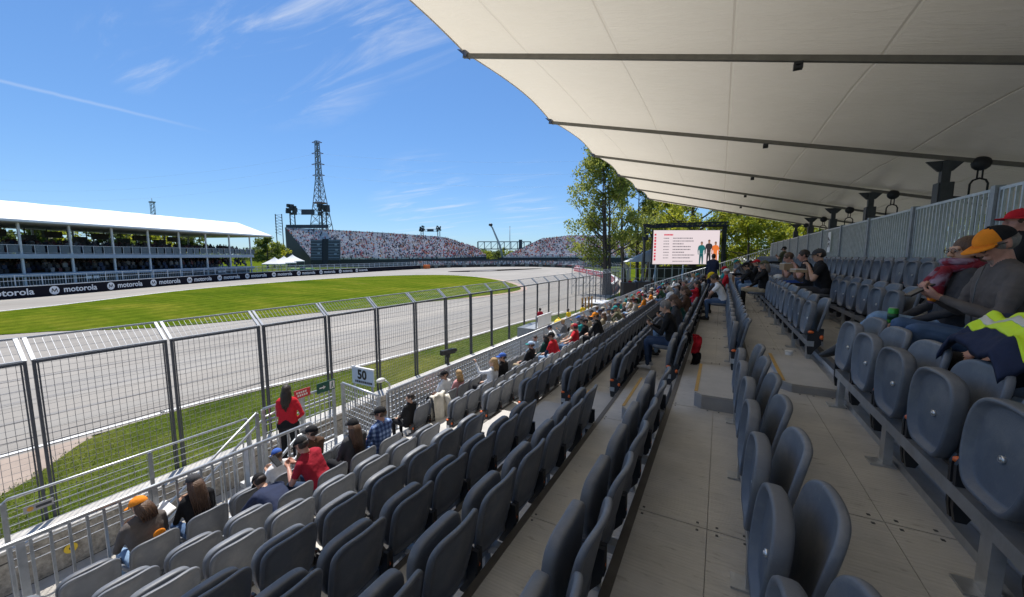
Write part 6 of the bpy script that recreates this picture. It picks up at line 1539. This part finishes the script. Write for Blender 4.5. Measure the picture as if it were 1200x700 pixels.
seated('man in flat grey cap, glasses and black T-shirt eating from a tray', 9, 8.35, 'eat', top='black', sleeve=SK, legs='charcoal', shin=SK, cap='charcoal', hair=('short', 'dark'), skin=0, belly=.03, voxel=.011, lean=4, neck=8)
seated('man with dark hair between the two men eating on the tenth row', 9, 9.3, 'eat', top='black', sleeve=SK, legs='black', hair=('short', 'dark'), skin=2, neck=10)
seated('man with curly brown hair bent over food on the tenth row', 9, 10.2, 'eat', top='taupe', sleeve=SK, legs='blue', hair=('short', 'brown'), skin=2, lean=20, neck=20)
seated('man in black cap lounging along the top row with a phone', 10, 20.8, 'phone', top='olive', sleeve=SK, legs='black', cap='black', hair=('short', 'dark'), skin=1, lean=-16, turn=-40)
person('person in dark navy jacket standing in the walkway before the screen', (-.28, 17.2, ZF(7)), R(-10), 'standside', top='navy', legs='navy', hair=('short', 'dark'), skin=1, sc=.97)
person('person in yellow cap sitting in dark clothes before the man in white', (XR(7) + .05, occupy(7, 11.9), ZF(7)), R(90), 'bend', top='charcoal', legs='black', cap='yellow', hair=('short', 'dark'), lean=26)
seated('child in pale blue shirt on the far end of the seventh row', 6, 14.6, 'relax', top='lightblue', legs='denim', hair=('short', 'dark'), sc=.9)
# --- people beyond the front railing
o, T, wr, jt = person('woman with long dark hair in a bright red jacket standing on the landing', (-7.05, 4.15, PZ), R(38), 'standw', top='red', legs='black', hair=('long', 'dark'), skin=1, sc=.985)
person('steward in yellow bib and white sleeves by the wire fence', (-9.2, 25.6, WALK + .12), R(70), 'standside', top='yellow', sleeve='white', legs='black', hair=('short', 'dark'), skin=3, sc=1.0)
person('steward in bright yellow jacket turned to the track, right of the other', (-9.1, 28.4, WALK + .12), R(60), 'stand', top='yellow', legs='black', hair=('short', 'dark'), skin=3, sc=1.0)
person('marshal in red shirt behind the slatted white box', (-9.45, 21.2, WALK + .78), R(60), 'stand', top='crimson', legs='black', hair=('short', 'dark'), skin=2)
person('person in white shirt and black cap standing beyond the front railing', (-7.1, 32.5, WALK + .5), R(80), 'standside', top='white', legs='black', cap='black', hair=('short', 'dark'))
for k, (x, c, top_, hr) in enumerate(((738, 41.5, 'red', 'dark'), (744, 42.5, 'white', 'dark'), (750, 41.8, 'black', 'brown'), (757, 42.6, 'beige', 'dark'), (764, 42, 'brown', 'brown'))):
    p = AX(x, 340, c + 2.2)
    person('person in %s top standing behind the black equipment cases' % top_, (p.x, p.y, GZ + .75), R(190 + 9 * k), 'stand', top=top_, legs='black', hair=('short', hr), skin=k % 3, group='people behind the equipment cases')
# --- right foreground
NV = .0075
o, T, wr, jt = seated('man in orange and black cap and grey zip jacket looking at his phone', 9, 3.32, 'phone', voxel=NV, top='taupe', legs='denim', kz=.07, cap='orange', cap2='black', brim='orange', hair=('short', 'grey'), beard=True, skin=2, lean=-2, neck=30, hyaw=14, belly=.03, sc=.99, dx=.02, dy=.19)
man = (o, T, wr, jt)
o, T, wr, jt = seated('woman in red and lilac scarf and dark jacket beside the orange cap', 9, 3.79, 'frelax', voxel=NV, kz=.05, top='charcoal', legs='lightdenim', hair=('mid', 'brown'), skin=0, lean=-8, neck=4, hyaw=12, cross=True, sc=.95, dy=.27)
woman = (o, T, wr, jt)
seated('person in wide red hat behind the orange cap, cut by the picture edge', 10, 5.6, 'relax', voxel=.011, top='black', legs='darkdenim', hat='red', hair=('short', 'brown'), skin=2, dy=-.25)
# --- the rest of the crowd along the sunny rows
rr = random.Random(20)
spots = []
for r, ys in ((0, (14.3, 15.3, 16.2, 17.6, 19.0, 20.5, 22.4, 24.8, 27.2, 30.2)), (1, (12.2, 13.2, 14.1, 15.6, 16.6, 18.0, 19.4, 21.3, 23.6, 26.0, 29.0, 32.0)), (2, (13.2, 14.2, 15.7, 16.6, 18.0, 19.9, 21.8, 24.2, 26.6, 30.4)), (3, (13.3, 15.2, 17.1, 19.5, 22.0, 25.3, 28.6)), (4, (18.2, 21.0, 24.8, 29.6)), (5, (15.2, 18.5, 23.2, 27.5)), (6, (12.4, 16.5, 19.4, 23.1)), (7, (13.4, 16.2)), (8, (15.6, 18.4))):
    spots += [(r, y) for y in ys]
tops = ['white', 'black', 'red', 'navy', 'grey', 'beige', 'teal', 'orange', 'lightblue', 'green', 'charcoal', 'crimson', 'black', 'olive', 'white', 'khaki']
capsl = [None, 'black', 'white', 'red', None, 'blue', None, 'black', None, 'teal', 'navy', None, 'beige', 'black']
used = set()
cn_ = {'lightblue': 'pale blue', 'darkgreen': 'dark green', 'taupe': 'grey brown'}
row_count = {}
for r, y in spots:
    row_count[r] = row_count.get(r, 0) + 1
    tp = rr.choice(tops); cp = rr.choice(capsl); hr = (rr.choice(['short', 'short', 'mid', 'long']), rr.choice(['dark', 'brown', 'blond', 'dark', 'grey']))
    pk = rr.choice(['phone', 'relax', 'lookl', 'forward', 'armup', 'shade', 'cross', 'crossleg', 'frelax', 'fphone', 'lookr'])
    lab = 'person in %s top with %s, %s far person on the %s' % (cn_.get(tp, tp), (cn_.get(cp, cp) + ' cap') if cp else {'short': 'short ', 'mid': 'bobbed ', 'long': 'long '}[hr[0]] + hr[1] + ' hair', ORD[row_count[r] - 1], ROWN[r].replace(' by the railing', ''))
    seated(lab, r, y, pk, top=tp, sleeve=rr.choice([None, SK, None]), legs=rr.choice(['denim', 'black', 'khaki', 'charcoal', 'lightdenim', 'beige']), shin=rr.choice([None, None, SK]), cap=cp, hair=hr, skin=rr.choice([0, 0, 1, 1, 2, 3]), sc=rr.uniform(.88, .97), group='spectators far along the stand', shoes=rr.choice(['black', 'white']), voxel=.017)

# ---------------------------------------------------------------- small belongings
def W_(o, T, p): return o.matrix_basis @ Vector(p)
bpy.context.view_layer.update()
# man: glasses, wristband, phone; woman: scarf, can
o, T, wr, jt = man
b = MB()
for s in (-1, 1):
    b.tube([(s * .034 + .026 * math.cos(a), .103, .012 + .018 * math.sin(a)) for a in [i * math.pi / 8 for i in range(17)]], .0028, 5)
    b.tube([(s * .060, .102, .016), (s * .078, .05, .02), (s * .079, -.01, .012)], .0026, 5)
b.tube([(-.009, .106, .014), (.009, .106, .014)], .0026, 5); g = b.build('glasses', blackst, o); g.matrix_local = T
b = MB()
for s in (-1, 1): b.sphere((s * .033, .083, .012), (.014, .011, .010), 10)
g = b.build('eyes', mat('eye white', (.55, .52, .5), .2, 0, 0), o); g.matrix_local = T
b = MB()
for s in (-1, 1): b.sphere((s * .033, .0925, .010), (.006, .003, .006), 8)
g2 = b.build('iris', blackm, g)
b = MB(); w0 = wr[1]; b.tube([w0 - V3(.0, .012, .004), w0 + V3(0, .016, .006)], .034, 14); b.build('wristband', CM['orange'], o)
b = MB(); zp = jt['SC']
b.tube([jt['H'] + V3(0, .12, .10), jt['W'] + V3(0, .135, .05), jt['Cc'] + V3(0, .122, .05), jt['SC'] + V3(0, .085, .06)], .0035, 6); b.build('zip', mat('dark zip', (.12, .12, .12), .4, .4), o)
def carried(nm, lab, cat, p, rz, parts, rx=0):
    t = thing(nm, lab, cat, p, rz); t.rotation_euler = (rx, 0, rz)
    for n, b, m in parts: b.build(n, m, t)
    return t
pw = W_(o, T, (wr[-1] + wr[1]) / 2 + V3(0, .10, .05)); b = MB(); b.box(-.037, .037, -.075, .075, -.005, .005); b2 = MB(); b2.box(-.033, .033, -.068, .068, .0052, .0062)
carried('phone', 'dark phone held by the man in the orange and black cap', 'phone', pw, R(100), [('case', b, blackm), ('glass', b2, mat('phone glass', (.03, .035, .045), .08, 0, 0))], R(-35))
o, T, wr, jt = woman
b = MB(); SCv = jt['SC']; pts = []
for k in range(15): a = 2 * math.pi * k / 14; pts.append((SCv[0] + .088 * math.cos(a), SCv[1] + .01 + .095 * math.sin(a), SCv[2] + .075 + .02 * math.sin(a) * -1))
b.tube(pts, [.032 + .007 * math.sin(5 * k) for k in range(15)], 10)
pts = [(.085 * math.cos(2 * math.pi * k / 14) + SCv[0], SCv[1] + .02 + .09 * math.sin(2 * math.pi * k / 14), SCv[2] + .112) for k in range(15)]; b.tube(pts, .03, 9)
b.tube([(SCv[0] - .05, SCv[1] + .115, SCv[2] + .06), (SCv[0] - .07, SCv[1] + .165, SCv[2] - .05), (SCv[0] - .06, SCv[1] + .175, SCv[2] - .15), (SCv[0] - .05, SCv[1] + .17, SCv[2] - .22)], [.036, .050, .052, .03], 9)
b.tube([(SCv[0] + .04, SCv[1] + .115, SCv[2] + .06), (SCv[0] + .05, SCv[1] + .165, SCv[2] - .05), (SCv[0] + .05, SCv[1] + .175, SCv[2] - .17)], [.036, .048, .03], 9)
for v in range(len(b.v)): p = Vector(b.v[v]); b.v[v] = tuple(p + Vector((1, 1, 1)) * .010 * noise.noise(p * 25))
b.build('scarf', scarfm, o)
b = MB()
for s in (-1, 1): b.sphere((s * .033, .083, .012), (.014, .011, .010), 10)
g = b.build('eyes', mat('eye white', (.55, .52, .5)), o); g.matrix_local = T
b = MB()
for s in (-1, 1): b.sphere((s * .033, .0925, .010), (.006, .003, .006), 8)
b.build('iris', blackm, g)
b = MB()
for s in (-1, 1): b.tube([(s * .034 + .026 * math.cos(a), .103, .012 + .018 * math.sin(a)) for a in [i * math.pi / 8 for i in range(17)]], .0025, 5); b.tube([(s * .060, .102, .016), (s * .078, .05, .02), (s * .079, -.01, .012)], .0022, 5)
g = b.build('glasses', CM['brown'], o); g.matrix_local = T
pc = W_(o, T, wr[-1] + V3(.03, .09, .04)); b = MB(); b.tube([(0, 0, -.06), (0, 0, -.052), (0, 0, .05), (0, 0, .062)], [.026, .033, .033, .027], 18); b2 = MB(); b2.tube([(0, 0, .0622), (0, 0, .0655)], .025, 16); b3 = MB(); b3.tube([(0, 0, -.03), (0, 0, .02)], .0334, 18)
carried('drink_can', 'green drink can held by the woman in the scarf', 'can', pc, 0, [('can_body', b, mat('green can paint', (.06, .33, .05), .3, .4)), ('lid', b2, galv), ('label_band', b3, mat('dark green can band', (.01, .06, .03), .3, .3))])
# hi-vis jacket on the lap nearest the picture edge, with the folded arm of its owner's seat
def cloth_sheet(nx, ny, f, th=.012):
    b = MB(); vs = []
    for s in (1, -1):
        for j in range(ny + 1):
            for i in range(nx + 1):
                p = Vector(f(i / nx, j / ny)); vs.append(tuple(p + Vector((0, 0, s * th / 2))))
    W2 = nx + 1; o = W2 * (ny + 1); fs = []
    for j in range(ny):
        for i in range(nx): fs += [(j * W2 + i, j * W2 + i + 1, (j + 1) * W2 + i + 1, (j + 1) * W2 + i), (o + j * W2 + i, o + (j + 1) * W2 + i, o + (j + 1) * W2 + i + 1, o + j * W2 + i + 1)]
    for i in range(nx): fs += [(i, o + i, o + i + 1, i + 1), (ny * W2 + i, ny * W2 + i + 1, o + ny * W2 + i + 1, o + ny * W2 + i)]
    for j in range(ny): fs += [(j * W2, (j + 1) * W2, o + (j + 1) * W2, o + j * W2), (j * W2 + nx, o + j * W2 + nx, o + (j + 1) * W2 + nx, (j + 1) * W2 + nx)]
    b.add(vs, fs, 0, True); return b
hv = thing('work_jacket', 'navy work jacket with fluorescent yellow bands lying on the lap', 'jacket', (XR(9) - .44, 2.60, ZF(9) + .69))
def hvf(u, v):
    x = -.26 + .54 * u; y = -.27 + .52 * v
    z = .10 - .55 * max(0, abs(u - .55) - .28) ** 1.1 - .9 * max(0, abs(v - .5) - .33) ** 1.2 + .05 * noise.noise(Vector((x * 7, y * 6, 1))) + .022 * abs(noise.noise(Vector((x * 13 + y * 4, y * 9, 5)))) + .012 * noise.noise(Vector((x * 30, y * 22, 8)))
    return (x, y, z)
b = cloth_sheet(60, 56, hvf, .03); me_b = b.build('jacket_body', CM['navy'], hv)
yel = mat('fluorescent yellow band', (.62, .85, .02), .6, 0, .08, 6); sil = mat('silver reflective tape', (.55, .57, .56), .35, .3, .08, 9)
for (a0, a1, nm, m, lift) in ((.12, .30, 'hi_vis_band', yel, .020), (.19, .23, 'reflective_tape', sil, .025), (.50, .68, 'hi_vis_band', yel, .020), (.57, .61, 'reflective_tape', sil, .025)):
    b = cloth_sheet(12, 56, lambda u, v: tuple(Vector(hvf(a0 + (a1 - a0) * u, .01 + .98 * v)) + Vector((0, 0, lift))), .006); b.build(nm, m, hv)
person('person with a navy work jacket on the lap, mostly beyond the picture edge', (XR(9), occupy(9, 2.85), ZF(9)), R(90), 'relax', voxel=.011, top='charcoal', legs='black', hair=('short', 'dark'), skin=2, lean=-10)
# white jacket over a front-row seat, red bag on a seventh-row seat, food and cups
jk = thing('draped_jacket', 'cream white jacket hung over the back of a front row seat', 'jacket', (XR(0), snap(0, 5.95), ZF(0)))
def jf(u, v):
    y = -.21 + .42 * u; s = v * 1.0
    x = (.115 if s > .5 else .02) + .03 * math.sin(9 * u + 3 * v); 
    z = .80 - abs(s - .5) * 1.05
    if abs(s - .5) < .08: x = .02 + .095 * (s - .42) / .16; z = .80 + .01
    return (x + (.05 * (abs(s - .5)) if s > .5 else -.06 * (.5 - s)), y + .02 * math.sin(8 * v), z + .012 * math.sin(14 * u))
b = cloth_sheet(22, 30, jf, .014); b.build('jacket_body', cloth('cream', (.60, .57, .50)), jk)
b = MB(); b.tube([(.13, .19, .74), (.17, .22, .6), (.18, .20, .42), (.17, .18, .30)], [.06, .06, .05, .045], 10); b.build('sleeve', cloth('cream', (.60, .57, .50)), jk)
yb_ = snap(6, 6.1)
bg_ = thing('shoulder_bag', 'red and black bag hanging behind a seat of the seventh row', 'bag', (XR(6) + .12, yb_, ZF(6)))
def bagf(z0, z1, w0, w1):
    return lambda u, v: (.05 + .05 * math.sin(math.pi * u) + .012 * math.sin(17 * u + 5 * v), (u - .5) * 2 * (w0 + (w1 - w0) * v) + .012 * math.sin(9 * v), z1 + (z0 - z1) * v + .012 * math.sin(8 * u))
def bag_part(z0, z1, w0, w1, nm, m):
    b = cloth_sheet(16, 14, bagf(z0, z1, w0, w1), .012); vs = []
    for q in b.v: vs.append((q[0] + (.05 if q[2] > 1e9 else 0), q[1], q[2]))
    b2 = cloth_sheet(16, 14, lambda u, v: tuple(Vector(bagf(z0, z1, w0, w1)(u, v)) + Vector((.035 + .03 * math.sin(math.pi * u) * math.sin(math.pi * min(1, v + .15)), 0, 0))), .012)
    b.add(b2.v, b2.f, 0, True); b.build(nm, m, bg_)
bag_part(.47, .70, .07, .12, 'bag_body', CM['red']); bag_part(.27, .468, .125, .10, 'bag_base', CM['black'])
b = MB(); b.tube([(.02, -.10, .6), (-.03, -.06, .78), (-.03, .06, .78), (.02, .10, .6)], .012, 6); b.build('strap', CM['black'], bg_)
b = MB(); b.tube([(0, 0, 0), (0, 0, .10)], [.032, .042], 16); b2 = MB(); b2.tube([(0, 0, .1003), (0, 0, .108)], .044, 16)
carried('paper_cup', 'small white paper cup on the deck beside the half step', 'cup', (XR(8) - .22, 5.62, ZF(8)), 0, [('cup_body', b, whitem), ('rim', b2, whitem)])
for k, (y, lab) in enumerate(((8.35, 'cardboard food tray held by the man in the flat grey cap'), (9.9, 'cardboard carton held by the curly haired man eating'))):
    b = MB(); b.box(-.09, .09, -.13, .13, 0, .05 + .08 * k); b2 = MB(); b2.box(-.085, .085, -.125, .125, .051 + .08 * k, .062 + .08 * k)
    carried('food_box', lab, 'food box', (XR(9) - .52, snap(9, y), ZF(9) + .80), .2, [('carton', b, mat('brown cardboard', (.36, .25, .15), .8)), ('lid', b2, mat('pale paper', (.6, .58, .52), .8))])
b = MB(); b.sphere((0, 0, .04), (.11, .13, .07), 12); b2 = brim_mesh()
t = thing('loose_cap', 'blue and white cap resting on the knee of the curly haired man', 'cap', (XR(9) - .60, snap(9, 10.2), ZF(9) + .58)); b.build('crown', CM['white'], t); b2.build('brim', CM['blue'], t)
b = cloth_sheet(6, 8, lambda u, v: (-.14 + .28 * u, -.10 + .2 * v, .02 * math.sin(5 * u)), .003)
carried('paper_sheet', 'white sheet of paper held by the long haired person in black', 'paper', (XR(0) - .52, 1.75, ZF(0) + .70), 0, [('sheet', b, whitem)], R(25))
t = thing('phone', 'black phone in the hands of the man in the red T-shirt', 'phone', (XR(1) - .62, 2.62, ZF(1) + .80), R(90)); t.rotation_euler = (R(40), 0, R(100))
b = MB(); b.box(-.037, .037, -.075, .075, -.005, .005); b.build('case', blackm, t); b = MB(); b.box(-.033, .033, -.068, .068, .0052, .006); b.build('glass', mat('phone glass', (.03, .035, .045)), t)
t = thing('phone', 'dark phone held low by the grey haired man in the shade', 'phone', (XR(6) - .50, snap(6, 6.55), ZF(6) + .83), 0); t.rotation_euler = (R(40), 0, R(90))
b = MB(); b.box(-.037, .037, -.075, .075, -.005, .005); b.build('case', blackm, t); b = MB(); b.box(-.033, .033, -.068, .068, .0052, .006); b.build('glass', mat('phone glass', (.03, .035, .045)), t)
# orange badge on the grey jacket of the nearest person
o = PEOPLE[0]; b = MB(); b.sphere((.075, .055, .845), (.062, .02, .058), 12); b.build('badge', CM['orange'], o)
# ---------------------------------------------------------------- place the seats
nseat = 0; stuff = MB(); rr = random.Random(4)
near_rows = {0: 8, 1: 8, 2: 8, 3: 8, 4: 8, 5: 8, 6: 8, 7: 8, 8: 7, 9: 6}
cand = []
for r, n in near_rows.items():
    for k in range(n): cand.append((0, r, k, SEATY[r][k]))
far_list = []
for j, y in enumerate(FARY):
    for r in range(NR): far_list.append((1, r, j, y))
far_list.sort(key=lambda q: q[3] + (.0 if q[1] <= 9 else .3))
keep = 296 - len(cand)
DETAIL_Y = 8.3
def state(r, y): return (r, round(y, 3)) in OCC
def lab_near(r, k):
    return 'dark grey folding seat, %s back from the aisle in the %s' % (ORD[k], ROWN[r])
def lab_far(r, j):
    return 'dark grey folding seat, %s beyond the aisle in the %s' % (ORD[j], ROWN[r])
for side, r, k, y in cand + far_list[:keep]:
    op = state(r, y); loc = (XR(r), y, ZF(r))
    if side == 0 or y < DETAIL_Y:
        t = near_seat(loc, op, rr.uniform(-1.6, 1.6))
    else:
        t = obj('folding_seat', FSM[op], None, loc); t['category'] = 'seat'
    l = lab_near(r, k) if side == 0 else lab_far(r, k)
    if op: l = l.replace('dark grey folding seat', 'lowered grey seat')
    l = l.replace('front row by the railing', 'front row').replace('top row under the back fence', 'top row')
    tag(t, l, 'seat', 'folding seats of the stand')
for side, r, k, y in far_list[keep:]:
    op = state(r, y); s = FS[op]; o = len(stuff.v)
    stuff.v += [(v[0] + XR(r), v[1] + y, v[2] + ZF(r)) for v in s.v]; stuff.f += [tuple(i + o for i in f) for f in s.f]; stuff.m += s.m; stuff.sm += s.sm
o = stuff.build('folding_seats', [seatm, seatdk, orangem]); tag(o, 'far ends of the seat rows shrinking towards the video screen', 'seats', kind='stuff')
bpy.data.scenes.remove(TMPS)
